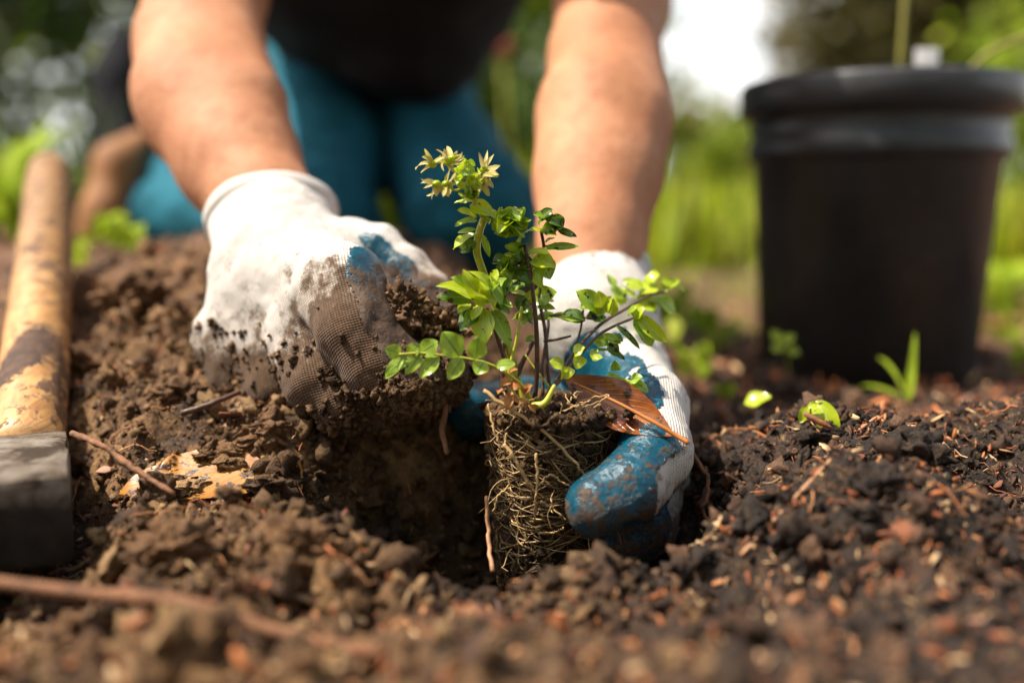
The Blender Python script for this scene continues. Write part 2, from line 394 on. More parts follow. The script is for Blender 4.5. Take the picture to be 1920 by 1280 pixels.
def skin_mat():
    m, t, b, o = nt('skin'); oc = objco(t)
    n = noise_n(t, 14, 4, .6, oc); n2 = noise_n(t, 90, 4, .6, oc)
    c = ramp(t, n, [(0.3, (0.36, 0.155, 0.075)), (0.7, (0.53, 0.265, 0.15))]); c = mixc(t, ramp(t, n2, [(0.45, 0.0), (0.7, .5)]), c, (0.33, 0.12, 0.06))
    t.links.new(c, b.inputs['Base Color']); b.inputs['Roughness'].default_value = .62; b.inputs['Specular IOR Level'].default_value = .22
    b.inputs['Subsurface Weight'].default_value = .12; b.inputs['Subsurface Radius'].default_value = (.01, .004, .002)
    bump(t, noise_n(t, 60, 6, .7, oc), .5, .003, b); return m
M['skin'] = skin_mat()
def knit_mat(name, coat=False, sock=False):
    m, t, b, o = nt(name); pos = t.nodes.new('ShaderNodeNewGeometry').outputs['Position']
    d = attr_n(t, 'dirt'); n1 = noise_n(t, 130 if coat else 75, 6, .68, pos); n2 = noise_n(t, 420, 4, .7, pos)
    if coat:
        k = math_n(t, 'ADD', math_n(t, 'SUBTRACT', n1, .5), math_n(t, 'MULTIPLY', math_n(t, 'SUBTRACT', n2, .5), .7))
        f = ramp(t, math_n(t, 'ADD', math_n(t, 'MULTIPLY', k, 2.2), math_n(t, 'MULTIPLY', d, 1.35)), [(0.42, 0.0), (0.62, 1.0)])
        blue = ramp(t, n1, [(0.3, (0.001, 0.035, 0.065)), (0.7, (0.003, 0.10, 0.155))])
        c = mixc(t, f, blue, ramp(t, n2, [(0.3, (0.022, 0.012, 0.007)), (0.7, (0.11, 0.06, 0.032))])); t.links.new(c, b.inputs['Base Color'])
        t.links.new(ramp(t, f, [(0.0, .20), (1.0, .75)]), b.inputs['Roughness']); b.inputs['Specular IOR Level'].default_value = .5
        p = bump(t, f, .6, .0009, None); p = bump(t, n1, .5, .003, None, p); bump(t, n2, .4, .0006, b, p)
        return m
    w = t.nodes.new('ShaderNodeTexCoord').outputs['UV']; mp = t.nodes.new('ShaderNodeSeparateXYZ'); t.links.new(w, mp.inputs[0])
    a_ = math_n(t, 'SINE', math_n(t, 'MULTIPLY', mp.outputs[0], 4300.0 if not sock else 3400.0)); e_ = math_n(t, 'SINE', math_n(t, 'MULTIPLY', mp.outputs[1], 5200.0 if not sock else 900.0))
    kn = math_n(t, 'MULTIPLY', math_n(t, 'ADD', math_n(t, 'MULTIPLY', a_, .6), math_n(t, 'MULTIPLY', e_, .4)), 1.0)
    kn = math_n(t, 'ADD', math_n(t, 'MULTIPLY', kn, .5), .5)
    base = ramp(t, noise_n(t, 30, 4, .6, pos), [(0.3, (0.56, 0.53, 0.49)), (0.7, (0.68, 0.65, 0.61))])
    if sock:
        g = attr_n(t, 'stitch'); base = mixc(t, g, base, (0.36, 0.56, 0.42))
    else:
        pass
    k = math_n(t, 'ADD', math_n(t, 'MULTIPLY', math_n(t, 'SUBTRACT', n1, .5), 3.0), math_n(t, 'MULTIPLY', math_n(t, 'SUBTRACT', n2, .5), 1.0))
    f = ramp(t, math_n(t, 'ADD', k, math_n(t, 'MULTIPLY', d, 1.35)), [(0.40, 0.0), (0.86, 1.0)])
    c = mixc(t, math_n(t, 'MULTIPLY', f, .95), base, ramp(t, n2, [(0.3, (0.028, 0.017, 0.009)), (0.7, (0.20, 0.122, 0.062))]))
    soft = math_n(t, 'MULTIPLY', ramp(t, d, [(0.15, 0.0), (0.8, 1.0)]), .6); c = mixc(t, soft, c, (0.47, 0.31, 0.18), 'MULTIPLY')
    c = mixc(t, math_n(t, 'MULTIPLY', math_n(t, 'SUBTRACT', 1.0, kn), math_n(t, 'ADD', .12, math_n(t, 'MULTIPLY', d, .5), True)), c, (0.12, 0.075, 0.05))
    t.links.new(c, b.inputs['Base Color']); b.inputs['Roughness'].default_value = .9; b.inputs['Specular IOR Level'].default_value = .15
    b.inputs['Sheen Weight'].default_value = .1
    p = bump(t, kn, .8, .0007, None); bump(t, n2, .5, .0008, b, p)
    return m
M['knit'] = knit_mat('white_knit'); M['cuff'] = knit_mat('rib_knit', sock=True); M['coat'] = knit_mat('blue_rubber', coat=True)
M['denim'] = mat_simple('teal_denim', (0.014, 0.125, 0.18), .85, .35, 35, .5, .001, .2, 900)
M['shirt'] = mat_simple('charcoal_cloth', (0.022, 0.022, 0.025), .9, .3, 20, .4, .001, .15, 700)
M['boot'] = mat_simple('boot_black', (0.012, 0.012, 0.015), .85, .3, 30, .4, .001, .1)
M['boot_sole'] = mat_simple('boot_tan_sole', (0.30, 0.135, 0.05), .7, .35, 30, .4, .001)
M['hair'] = mat_simple('hair_brown', (0.04, 0.022, 0.012), .6, .4, 80, .8, .003)
M['eye'] = mat_simple('eye', (0.6, 0.58, 0.55), .2, .1, 10, 0, .001)
M['leather'] = M['boot']
def plastic():
    m, t, b, o = nt('black_plastic'); oc = objco(t)
    n = noise_n(t, 22, 5, .6, oc); n2 = noise_n(t, 160, 3, .6, oc)
    c = ramp(t, n, [(0.3, (0.026, 0.028, 0.031)), (0.7, (0.040, 0.042, 0.046))]); c = mixc(t, ramp(t, n2, [(0.60, 0.0), (0.74, .6)]), c, (0.12, 0.095, 0.075)); c = mixc(t, ramp(t, noise_n(t, 8, 6, .7, oc), [(0.48, 0.0), (0.7, .35)]), c, (0.075, 0.073, 0.07))
    t.links.new(c, b.inputs['Base Color']); t.links.new(ramp(t, n, [(0.3, .30), (0.7, .5)]), b.inputs['Roughness']); bump(t, n2, .15, .0008, b); return m
M['plastic'] = plastic()
def wood():
    m, t, b, o = nt('handle_wood'); oc = objco(t)
    mp = t.nodes.new('ShaderNodeMapping'); mp.inputs['Scale'].default_value = (1, .06, 1); t.links.new(oc, mp.inputs[0])
    g = noise_n(t, 190, 5, .65, mp.outputs[0], .6); n = noise_n(t, 22, 6, .7, oc); n2 = noise_n(t, 160, 5, .7, oc)
    c = ramp(t, g, [(0.3, (0.28, 0.13, 0.045)), (0.52, (0.50, 0.27, 0.10)), (0.75, (0.60, 0.38, 0.16))])
    s = t.nodes.new('ShaderNodeSeparateXYZ'); t.links.new(oc, s.inputs[0])
    dx = math_n(t, 'MULTIPLY', math_n(t, 'SUBTRACT', s.outputs[0], -.026), 1 / .0125); dy = math_n(t, 'MULTIPLY', math_n(t, 'SUBTRACT', s.outputs[1], .062), 1 / .032)
    rr = math_n(t, 'ADD', math_n(t, 'MULTIPLY', dx, dx), math_n(t, 'MULTIPLY', dy, dy)); rr = math_n(t, 'ADD', rr, math_n(t, 'MULTIPLY', math_n(t, 'SUBTRACT', n2, .5), 2.4))
    patch = ramp(t, rr, [(0.75, 1.0), (1.05, 0.0)])
    d = ramp(t, math_n(t, 'ADD', n, math_n(t, 'MULTIPLY', math_n(t, 'SUBTRACT', n2, .5), .5)), [(0.53, 0.0), (0.60, .9)])
    far = math_n(t, 'MULTIPLY', ramp(t, s.outputs[1], [(0.10, 0.0), (0.24, 1.0)]), ramp(t, n2, [(0.35, .35), (0.65, .95)]))
    f = math_n(t, 'MAXIMUM', math_n(t, 'MAXIMUM', patch, d), math_n(t, 'MULTIPLY', far, .8))
    c = mixc(t, f, c, ramp(t, n2, [(0.35, (0.03, 0.018, 0.012)), (0.7, (0.12, 0.06, 0.035))]))
    t.links.new(c, b.inputs['Base Color']); t.links.new(ramp(t, f, [(0, .45), (1, .85)]), b.inputs['Roughness']); p = bump(t, f, .6, .0012, None); bump(t, g, .3, .0006, b, p); return m
M['wood'] = wood()
def steel():
    m, t, b, o = nt('dirty_steel'); oc = objco(t)
    n = noise_n(t, 45, 6, .7, oc); n2 = noise_n(t, 200, 5, .7, oc)
    c = ramp(t, n, [(0.42, (0.035, 0.022, 0.014)), (0.50, (0.11, 0.085, 0.062)), (0.7, (0.24, 0.215, 0.185))]); ss_ = t.nodes.new('ShaderNodeSeparateXYZ'); t.links.new(t.nodes.new('ShaderNodeNewGeometry').outputs['Position'], ss_.inputs[0])
    mz_ = t.nodes.new('ShaderNodeMapRange'); t.links.new(math_n(t, 'ADD', ss_.outputs[2], math_n(t, 'MULTIPLY', math_n(t, 'SUBTRACT', n, .5), .02)), mz_.inputs[0]); mz_.inputs[1].default_value = .020; mz_.inputs[2].default_value = .027; mz_.inputs[3].default_value = .93; mz_.inputs[4].default_value = 0.0
    c = mixc(t, mz_.outputs[0], c, ramp(t, n2, [(0.35, (0.006, 0.0045, 0.0035)), (0.7, (0.022, 0.015, 0.011))])); t.links.new(c, b.inputs['Base Color'])
    b.inputs['Metallic'].default_value = .1; t.links.new(ramp(t, n2, [(0.3, .65), (0.7, .95)]), b.inputs['Roughness']); b.inputs['Specular IOR Level'].default_value = .25; p = bump(t, n, .5, .002, None); bump(t, n2, .4, .0006, b, p); return m
M['steel'] = steel()
M['bark'] = mat_simple('tree_bark', (0.13, 0.095, 0.065), .9, .5, 9, 1, .03, .2)
M['tag'] = mat_simple('white_tag', (0.8, 0.8, 0.8), .5, .03, 20, 0, .001)
M['pistil'] = mat_simple('pale_stone', (0.42, 0.38, 0.33), .8, .3, 12, .4, .004)

# ------------------------------------------------------------------ the ground
HX, HY = 0.006, 0.472
def Hbase(x, y):
    left = ss(0.03, -0.075, x)
    h = left * (0.050 * ss(.46, .545, y) + 0.052 * ss(.545, .76, y) - .03 * ss(1.0, 2.2, y))
    h = h + (1 - left) * (0.055 * ss(.60, .95, y) * ss(.22, .05, x) - .02 * ss(1.1, 2.2, y) * ss(.22, .05, x))
    r = ss(0.09, 0.15, x)
    h = h + r * 0.034 * np.exp(-((y - .515) / .05) ** 2) * (1 - .25 * ss(.3, .5, x))
    h = h + 0.026 * np.exp(-((x - .155) / .06) ** 2 - ((y - .415) / .03) ** 2)
    h = h + 0.016 * np.exp(-((x + .115) / .07) ** 2 - ((y - .415) / .025) ** 2)
    h = h - 0.017 * np.exp(-((x - .03) / .10) ** 4 - ((y - .375) / .045) ** 4)
    rr = np.sqrt(((x - HX) / .118) ** 2 + ((y - HY) / .080) ** 2)
    h = h - (0.072 + .03 * left) * (1 - ss(.55, 1.02, rr))
    # loose bed under the sledgehammer head
    u = x / np.maximum(y, .2)
    h = h - .03 * ss(-.385, -.47, u) * ss(.30, .40, y) * (1 - ss(.80, .98, y)) * ss(-.9, -.75, u)
    return h
def Hn(x, y):
    p = np.stack([x, y, np.zeros_like(x)], -1)
    far = ss(.9, 2.5, y)
    w = .011 * fbm(p, .05, 2, 1) * (1 + far * 1.5)
    b = .013 * (np.abs(vn(p, .026, 5)) - .3) + .0062 * (np.abs(vn(p, .0125, 6)) - .3) + .0036 * vn(p, .0062, 7) + .0021 * vn(p, .0034, 8)
    rough = 1 + .3 * ss(.02, -.1, x)
    return (w + b * rough * (1 - .6 * far))
def H(x, y):
    x = np.asarray(x, float); y = np.asarray(y, float)
    if x.ndim == 0: return float((Hbase(x[None], y[None]) + Hn(x[None], y[None]))[0])
    return Hbase(x, y) + Hn(x, y)
def graded(lo, hi, step, g, farlo, farhi):
    c = list(np.arange(lo, hi, step)); s = step; v = c[-1]
    while v < farhi: s *= g; v += s; c.append(v)
    s = step; v = c[0]; l = []
    while v > farlo: s *= g; v -= s; l.append(v)
    return A(l[::-1] + c)
gx = graded(-.34, .40, .0018, 1.055, -90, 90); gy = graded(.30, .64, .0015, 1.032, -8, 160)
X, Yg = np.meshgrid(gx, gy); x, y = X.ravel(), Yg.ravel()
z = H(x, y); nx, ny = len(gx), len(gy)
i = np.arange(ny - 1)[:, None] * nx; j = np.arange(nx - 1)
Q = np.stack([i + j, i + j + 1, i + j + 1 + nx, i + j + nx], -1).reshape(-1, 4)
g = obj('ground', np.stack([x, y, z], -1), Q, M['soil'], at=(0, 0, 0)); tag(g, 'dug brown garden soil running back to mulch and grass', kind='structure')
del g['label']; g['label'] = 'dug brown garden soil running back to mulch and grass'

# loose crumbs and small clods
def pos_on(px0, px1, y0, y1, n, power=1.0):
    yy = y0 + (y1 - y0) * rng.random(n) ** power; xx = ((px0 + (px1 - px0) * rng.random(n)) - 960) / FPX * yy
    return xx, yy
BR = A([[0.055, .026, .012], [0.15, .078, .031], [0.27, .152, .064], [0.41, .255, .12], [.035, .018, .009]])
DK = A([[0.016, .011, .008], [0.040, .024, .016], [0.095, .050, .029], [0.19, .10, .055], [.022, .015, .011]])
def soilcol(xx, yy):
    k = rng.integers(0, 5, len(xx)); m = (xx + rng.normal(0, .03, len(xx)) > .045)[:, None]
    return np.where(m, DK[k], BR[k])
T1 = [clod(1, s, .8, .7) for s in range(12)]; T2 = [clod(2, s + 20, .85, .8) for s in range(12)]; T3 = [clod(3, s + 40, .8) for s in range(6)]
def crumbs(n, y0, y1, s0, s1, T, px=(-150, 2070), power=1.0):
    xx, yy = pos_on(*px, y0, y1, n, power); s = s0 * (s1 / s0) ** (rng.random(n) ** 2.4)
    zz = H(xx, yy) + s * .25
    return np.stack([xx, yy, zz], -1), s, soilcol(xx, yy)
mb = MB()
th_ = rng.uniform(0, 6.28, 3000); q_ = rng.random(3000) ** .5 * 1.12; xx = HX + .118 * q_ * np.cos(th_); yy = HY + .08 * q_ * np.sin(th_); s_ = .0010 * 5.5 ** (rng.random(3000) ** 2)
V, F, C = scatter([clod(2, s + 60, .85, .8) for s in range(8)], np.stack([xx, yy, H(xx, yy) + s_ * .2], -1), s_[:, None] * rng.uniform(.6, 1.4, (3000, 3)), np.where(xx[:, None] > .05, DK[rng.integers(0, 5, 3000)], BR[rng.integers(0, 5, 3000)] * .45)); mb.add(V, F, C)  # brown crumbs in the hole tinted darker to stand for its shade
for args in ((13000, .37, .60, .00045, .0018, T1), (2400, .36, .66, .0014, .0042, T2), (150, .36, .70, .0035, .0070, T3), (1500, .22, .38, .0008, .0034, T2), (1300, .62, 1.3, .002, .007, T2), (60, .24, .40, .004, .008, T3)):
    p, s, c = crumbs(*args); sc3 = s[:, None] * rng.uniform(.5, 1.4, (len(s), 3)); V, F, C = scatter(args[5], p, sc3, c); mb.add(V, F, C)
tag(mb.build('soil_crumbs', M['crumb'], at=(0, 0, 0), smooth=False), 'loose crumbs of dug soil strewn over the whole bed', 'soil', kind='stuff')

# fine litter: fibres, flakes
mb = MB()
n = 8500; xx, yy = pos_on(-100, 2050, .36, .66, n); keep = rng.random(n) < (.22 + .78 * ss(.0, .12, xx)); xx, yy = xx[keep], yy[keep]; n = len(xx)
FL = A([[0.28, .085, .035], [.42, .19, .08], [.54, .36, .19], [.06, .03, .02], [.17, .065, .032], [.40, .14, .05]])
flake = (A([[-1, -.35, 0], [-.2, -.5, .1], [1, -.2, 0], [.8, .3, .05], [.1, .5, -.05], [-.9, .3, .1]]), )
fv = np.vstack([flake[0] + [0, 0, .12], flake[0] - [0, 0, .12]]); ff = [[0, 1, 5], [1, 4, 5], [1, 2, 4], [2, 3, 4]]
ff = A(ff + [[a + 6, c + 6, b + 6] for a, b, c in ff] + [x for k in range(6) for x in ([k, k + 6, (k + 1) % 6], [(k + 1) % 6, k + 6, (k + 1) % 6 + 6])])
s = .0010 * (5.5) ** (rng.random(n) ** 1.6); sc3 = np.stack([s, s * rng.uniform(.3, .8, n), s * .5], -1)
V, F, C = scatter([(fv, ff)], np.stack([xx, yy, H(xx, yy) + .0008], -1), sc3, FL[rng.integers(0, 6, n)]); mb.add(V, F, C)
n = 1100; xx, yy = pos_on(-100, 2050, .23, .38, n); s = .0014 * 4.0 ** (rng.random(n) ** 1.5)
V, F, C = scatter([(fv, ff)], np.stack([xx, yy, H(xx, yy) + s * .4], -1), np.stack([s, s * rng.uniform(.4, .9, n), s * .5], -1), FL[rng.integers(0, 6, n)] * rng.uniform(.6, 1.5, (n, 1))); mb.add(V, F, C)
n = 2400; xx, yy = pos_on(1150, 2050, .60, 1.5, n); s = .0022 * 4.0 ** (rng.random(n) ** 1.4)
V, F, C = scatter([(fv, ff)], np.stack([xx, yy, H(xx, yy) + s * .4], -1), np.stack([s, s * rng.uniform(.4, .9, n), s * .5], -1), FL[rng.integers(0, 6, n)] * rng.uniform(.8, 1.9, (n, 1))); mb.add(V, F, C)
n = 500; xx, yy = pos_on(100, 1150, .62, 1.3, n); s = .0018 * 3.0 ** (rng.random(n) ** 1.4)
V, F, C = scatter([(fv, ff)], np.stack([xx, yy, H(xx, yy) + s * .4], -1), np.stack([s, s * rng.uniform(.4, .9, n), s * .5], -1), FL[rng.integers(0, 6, n)] * rng.uniform(.6, 1.2, (n, 1))); mb.add(V, F, C)
for k in range(460):
    a, b = pos_on(-80, 2000, .38, .62, 1); a, b = a[0], b[0]; L = rng.uniform(.005, .022); th = rng.uniform(0, 6.28); t = np.linspace(0, 1, 6)
    cx = a + np.cos(th) * L * t; cy = b + np.sin(th) * L * t + rng.normal(0, .0012, 6); cz = H(cx, cy).max() * .6 + H(cx, cy) * .4 + .0012 + rng.normal(0, .0006, 6)
    V, F = tube(np.stack([cx, cy, cz], -1), np.linspace(.0004, .0002, 6), 4, False); mb.add(V, F, FL[rng.integers(0, 6)] * rng.uniform(.7, 1.3))
tag(mb.build('plant_litter', M['litter'], at=(0, 0, 0)), 'fine flakes and fibres of dead plant matter on the soil', 'litter', kind='stuff')

# ------------------------------------------------------------------ bark chips (each its own object)
def chip_mesh(seed):
    r = np.random.default_rng(seed); n = 8; a = np.arange(n) * 2 * math.pi / n + r.uniform(-.2, .2, n)
    rad = r.uniform(.7, 1.15, n); o = np.stack([np.cos(a) * rad, np.sin(a) * rad, r.uniform(-.12, .12, n)], -1)
    V = np.vstack([o + [0, 0, .1], o * [.92, .92, 1] - [0, 0, .14], [[.1, .05, .25]], [[0, 0, -.2]]])
    F = [[k, (k + 1) % n, 16] for k in range(n)] + [[n + (k + 1) % n, n + k, 17] for k in range(n)]
    for k in range(n): F += [[k, n + k, (k + 1) % n], [(k + 1) % n, n + k, n + (k + 1) % n]]
    return V, A(F)
chipcols = {'reddish': (0.23, 0.085, 0.042), 'tan': (0.48, 0.30, 0.16), 'dark': (0.085, 0.042, 0.027), 'pinkish': (0.46, 0.25, 0.17)}
chipme = {}
for cn, c in chipcols.items():
    mt = mat_simple('bark_' + cn, c, .6, .4, 220, .6, .0008)
    for s in range(4):
        V, F = chip_mesh(s + len(cn) * 7); me = mesh('bark_chip', V, F, False); me.materials.append(mt); chipme[(cn, s)] = me
def chip(x_, y_, size, cn, label, group, asp=None, tilt=.5, name='bark_chip', cat='bark chip', dz=0.0):
    o = bpy.data.objects.new(name, chipme[(cn, int(rng.integers(0, 4)))]); sc.collection.objects.link(o)
    asp = asp or rng.uniform(.3, .75); o.scale = (size, size * asp, size * .5); o.rotation_euler = (rng.normal(0, tilt), rng.normal(0, tilt), rng.uniform(0, 6.28))
    o.location = (x_, y_, float(H(x_, y_)) + size * .18 + dz); tag(o, label, cat, group); return o
zones = [(135, 1180, 2000, .58, 1.1, 'bark chip on the mulch around the foot of the black pot', 'bark chips around the pot', ['reddish', 'tan', 'pinkish', 'dark', 'pinkish'], .0035, .012),
         (62, 1330, 1960, .40, .60, 'bark chip on the dark soil beside the blue gloved thumb', 'bark chips on the dark soil', ['reddish', 'dark', 'reddish', 'tan'], .0022, .0055),
         (36, 100, 620, .44, .60, 'bark chip on the brown soil between sledgehammer and white glove', 'bark chips on the brown soil', ['dark', 'tan', 'reddish'], .002, .005),
         (62, 60, 1900, .24, .385, 'bark chip out of focus on the nearest strip of soil', 'bark chips in the foreground', ['reddish', 'tan', 'pinkish', 'tan', 'dark'], .003, .0075)]
for n, p0, p1, y0, y1, lb, gr, cs, s0, s1 in zones:
    xx, yy = pos_on(p0, p1, y0, y1, n)
    for a, b in zip(xx, yy):
        if ((a - HX) / .11) ** 2 + ((b - HY) / .07) ** 2 < 1: continue
        sz = s0 * (s1 / s0) ** rng.random(); cn_ = cs[int(rng.integers(0, len(cs)))]; word = 'larger' if sz > (s0 + s1) / 2 else 'little'
        chip(a, b, sz, cn_, word + ' ' + cn_ + ' ' + lb, gr + ', ' + word + ' ' + cn_ + ' ones')
def ground_at(px, py):
    """soil point that shows at (px, py)"""
    ys = np.linspace(.24, 1.6, 900); pts = A([P(px, py, v) for v in ys]); h = H(pts[:, 0], pts[:, 1]); k = np.argmax(pts[:, 2] <= h); return pts[k]
special = [(575, 1135, .0075, 'tan', 'pale cream chip in the blurred foreground soil, below the thin brown root', .8),
           (700, 1085, .0055, 'tan', 'orange tan chip on the foreground soil near the picture middle', .8),
           (480, 1205, .008, 'reddish', 'orange red chip under the long brown foreground twig', .35),
           (435, 790, .0075, 'reddish', 'rust coloured lump of bark beside the little finger of the dirty white glove', .8),
           (1690, 1010, .006, 'reddish', 'round reddish bark chip on the near right mound', .9),
           (1655, 1015, .006, 'reddish', 'narrow upright orange bark sliver on the near right mound', .25),
           (1880, 855, .006, 'tan', 'pale angular chip at the right edge of the dark soil', .8),
           (200, 905, .0055, 'pinkish', 'broken tan seed husk beside the twig near the sledgehammer head', .9)]
for px, py, s_, cn, lb, asp in special:
    p = ground_at(px, py); chip(p[0], p[1], s_, cn, lb, None, asp, .35, dz=.002)

def surf(px, py, lift): return ground_at(px, py) + A([0, 0, lift])
# larger clods of soil, things of their own
def big_clod(px, py, size, label, seed, sub=5, dz=0.0, Yd=None):
    p = ground_at(px, py) if Yd is None else P(px, py, Yd); V, F = clod(sub, seed, .5, .8); V = V * size * A([1.15, .9, .75]) + p + A([0, 0, dz])
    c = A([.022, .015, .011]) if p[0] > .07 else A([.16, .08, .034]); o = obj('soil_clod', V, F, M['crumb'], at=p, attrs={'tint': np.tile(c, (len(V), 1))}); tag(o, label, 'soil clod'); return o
big_clod(170, 700, .017, 'dark crumbling clod of soil against the wooden handle', 3, dz=.002)
big_clod(330, 740, .011, 'brown clod of soil between the dark clod and the dirty glove', 4)
big_clod(500, 720 + 90, .010, 'brown clod of soil just below the fingers of the dirty glove', 5)
big_clod(250, 560, .018, 'blurred brown clod on the mound between handle and white cuff', 6)
big_clod(430, 870, .008, 'crumb covered clod lying on the yellow leaf', 7, dz=.003)
big_clod(330, 1035, .012, 'tan lit clod in the foreground below the yellow leaf', 8)
big_clod(560, 1030, .012, 'tan clod in the foreground left of the planting hole', 9)
big_clod(760, 1060, .011, 'tan clod on the near lip of the planting hole', 10)
big_clod(1640, 925, .012, 'dark clod topping the near right mound', 11, dz=.0)
big_clod(1480, 755, .011, 'black clod between the two green seedling scraps', 12, dz=.003)
big_clod(1720, 860, .013, 'black clod of humus at the far right behind the mound', 13)
big_clod(1230, 1060, .010, 'brown clod on the near lip of the hole below the blue finger', 14)
big_clod(150, 1190, .010, 'out of focus brown clod in the near bottom corner', 15)

# ------------------------------------------------------------------ tubes on the soil: twigs, roots, needles
def strand(name, pts, r0, r1, mat, label, cat, n=26, wob=.0, knots=0):
    c = crom(pts, n); 
    if wob: c = c + rng.normal(0, wob, c.shape) * np.sin(np.linspace(0, math.pi, n))[:, None]
    r = np.linspace(r0, r1, n)
    if knots: r = r * (1 + .35 * (rng.random(n) < knots))
    V, F = tube(c, r, 8); o = obj(name, V, F, mat); tag(o, label, cat); return o
strand('twig', [P(135, 812, .475), P(190, 835, .462), P(255, 880, .450), P(325, 925, .440)], .0016, .0012, M['twig'], 'grey and red twig slanting from the sledgehammer head to the yellow leaf', 'twig', 26, .0003, .2)
strand('fallen_twig', [P(-60, 1085, .345), P(160, 1112, .338), P(350, 1130, .332), P(520, 1185, .326), P(720, 1228, .318)], .0024, .0027, M['twig'], 'thick reddish twig lying blurred across the nearest soil', 'twig')
_q = A([surf(1390 + 190 * t_, 1040 - 202 * t_, .0055) for t_ in np.linspace(0, 1, 9)]); _yl = np.minimum(np.convolve(np.pad(_q[:, 1], 1, 'edge'), [.25, .5, .25], 'valid'), _q[:, 1]) - .0015
strand('pine_needle', [P(1390 + 190 * t_, 1040 - 202 * t_, yy_) for t_, yy_ in zip(np.linspace(0, 1, 9), _yl)], .0010, .0008, M['needle'], 'long straight tan pine needle leaning on the dark soil right of the blue thumb', 'pine needle')
strand('pine_needle', [surf(1612, 816, .003), surf(1642, 797, .004)], .0009, .0008, M['needle'], 'short stub of tan needle behind the long pine needle', 'pine needle', 8)
strand('dry_stalk', [P(912, 930, .462), P(915, 1000, .458), P(924, 1070, .445)], .0009, .0012, M['needle'], 'thin brown stalk standing in the hole left of the root plug', 'stalk', 14, .0004)
strand('dry_stalk', [P(838, 690, .492), P(838, 735, .49), P(830, 800, .485), P(838, 850, .48)], .0022, .0012, M['twig'], 'soil covered stalk hanging beside the blue fingertip left of the plug', 'stalk', 14, .0004)
strand('surface_root', [P(1290, 835, .50), P(1330, 905, .49), P(1320, 965, .485), P(1370, 1000, .48)], .0012, .0008, M['twig'], 'thin brown root curling from the soil wall right of the glove', 'root', 20, .0006)
strand('dry_stalk', [P(1440, 880, .47), P(1520, 885, .468), P(1560, 905, .465), P(1600, 890, .468)], .0009, .0005, M['needle'], 'frayed tan stalk crossing under the long pine needle', 'stalk', 16, .0006)
strand('dry_stalk', [P(340, 775, .50), P(400, 755, .505), P(450, 735, .515)], .0017, .0013, M['stem_dark'], 'short dark stick lying on the soil behind the rust coloured lump', 'stick', 10, .0003)
strand('dry_stalk', [P(1860, 880, .50), P(1930, 872, .50)], .0011, .0009, M['needle'], 'pale stick end by the right edge of the dark soil', 'stick', 8)

# ------------------------------------------------------------------ leaves
def leaf_geo(L, W, curl=.3, cup=.3, wave=.06, pinch=1.0, twist=0.0, nu=12, nv=7, shape=.85, seed=0):
    """blade along +x, facing +z, with uv"""
    r = np.random.default_rng(seed); u = np.linspace(0, 1, nu); v = np.linspace(-1, 1, nv)
    ang = curl * (u - .25 * 0) ; xs = np.concatenate([[0], np.cumsum(np.cos(ang[1:] * 1.0)) / (nu - 1)]) * L; zs = -np.concatenate([[0], np.cumsum(np.sin(ang[1:])) / (nu - 1)]) * L
    w = W / 2 * np.sin(math.pi * u ** shape) ** .75 * (1 - .0 * u); w[0] = W * .04; w[-1] = W * .01
    ph = r.uniform(0, 6, 2); V = []; UV = []
    for i in range(nu):
        tn = A([math.cos(ang[i]), 0, -math.sin(ang[i])]); nn = A([math.sin(ang[i]), 0, math.cos(ang[i])])
        for q in v:
            cu = cup * (1 + .3 * math.sin(3 * u[i] + ph[0])); lat = math.sin(q * cu) / max(cu, 1e-3) if cu > .01 else q; up = (1 - math.cos(q * cu)) / max(cu, 1e-3) if cu > .01 else 0
            tw = twist * u[i]; Yv = lat * w[i]; Zv = up * w[i] + wave * W * math.sin(9 * u[i] + ph[1]) * q * q * (1 if q > 0 else -1) 
            Y2 = Yv * math.cos(tw) - Zv * math.sin(tw); Z2 = Yv * math.sin(tw) + Zv * math.cos(tw)
            V.append(A([xs[i], Y2, zs[i]]) - A([0, 0, zs[i]]) * 0 + nn * 0 + (nn * Z2 if True else 0) - A([0, 0, 0])); UV.append((u[i], (q + 1) / 2))
    V = A(V); V[:, 2] = V[:, 2]
    i = np.arange(nu - 1)[:, None] * nv; j = np.arange(nv - 1); Q = np.stack([i + j, i + nv + j, i + nv + j + 1, i + j + 1], -1).reshape(-1, 4)
    return V, Q, A(UV)
def setuv(me, UV):
    l = me.uv_layers.new(name='uv'); vi = np.zeros(len(me.loops), np.int32); me.loops.foreach_get('vertex_index', vi); l.data.foreach_set('uv', np.asarray(UV, np.float32)[vi].ravel())
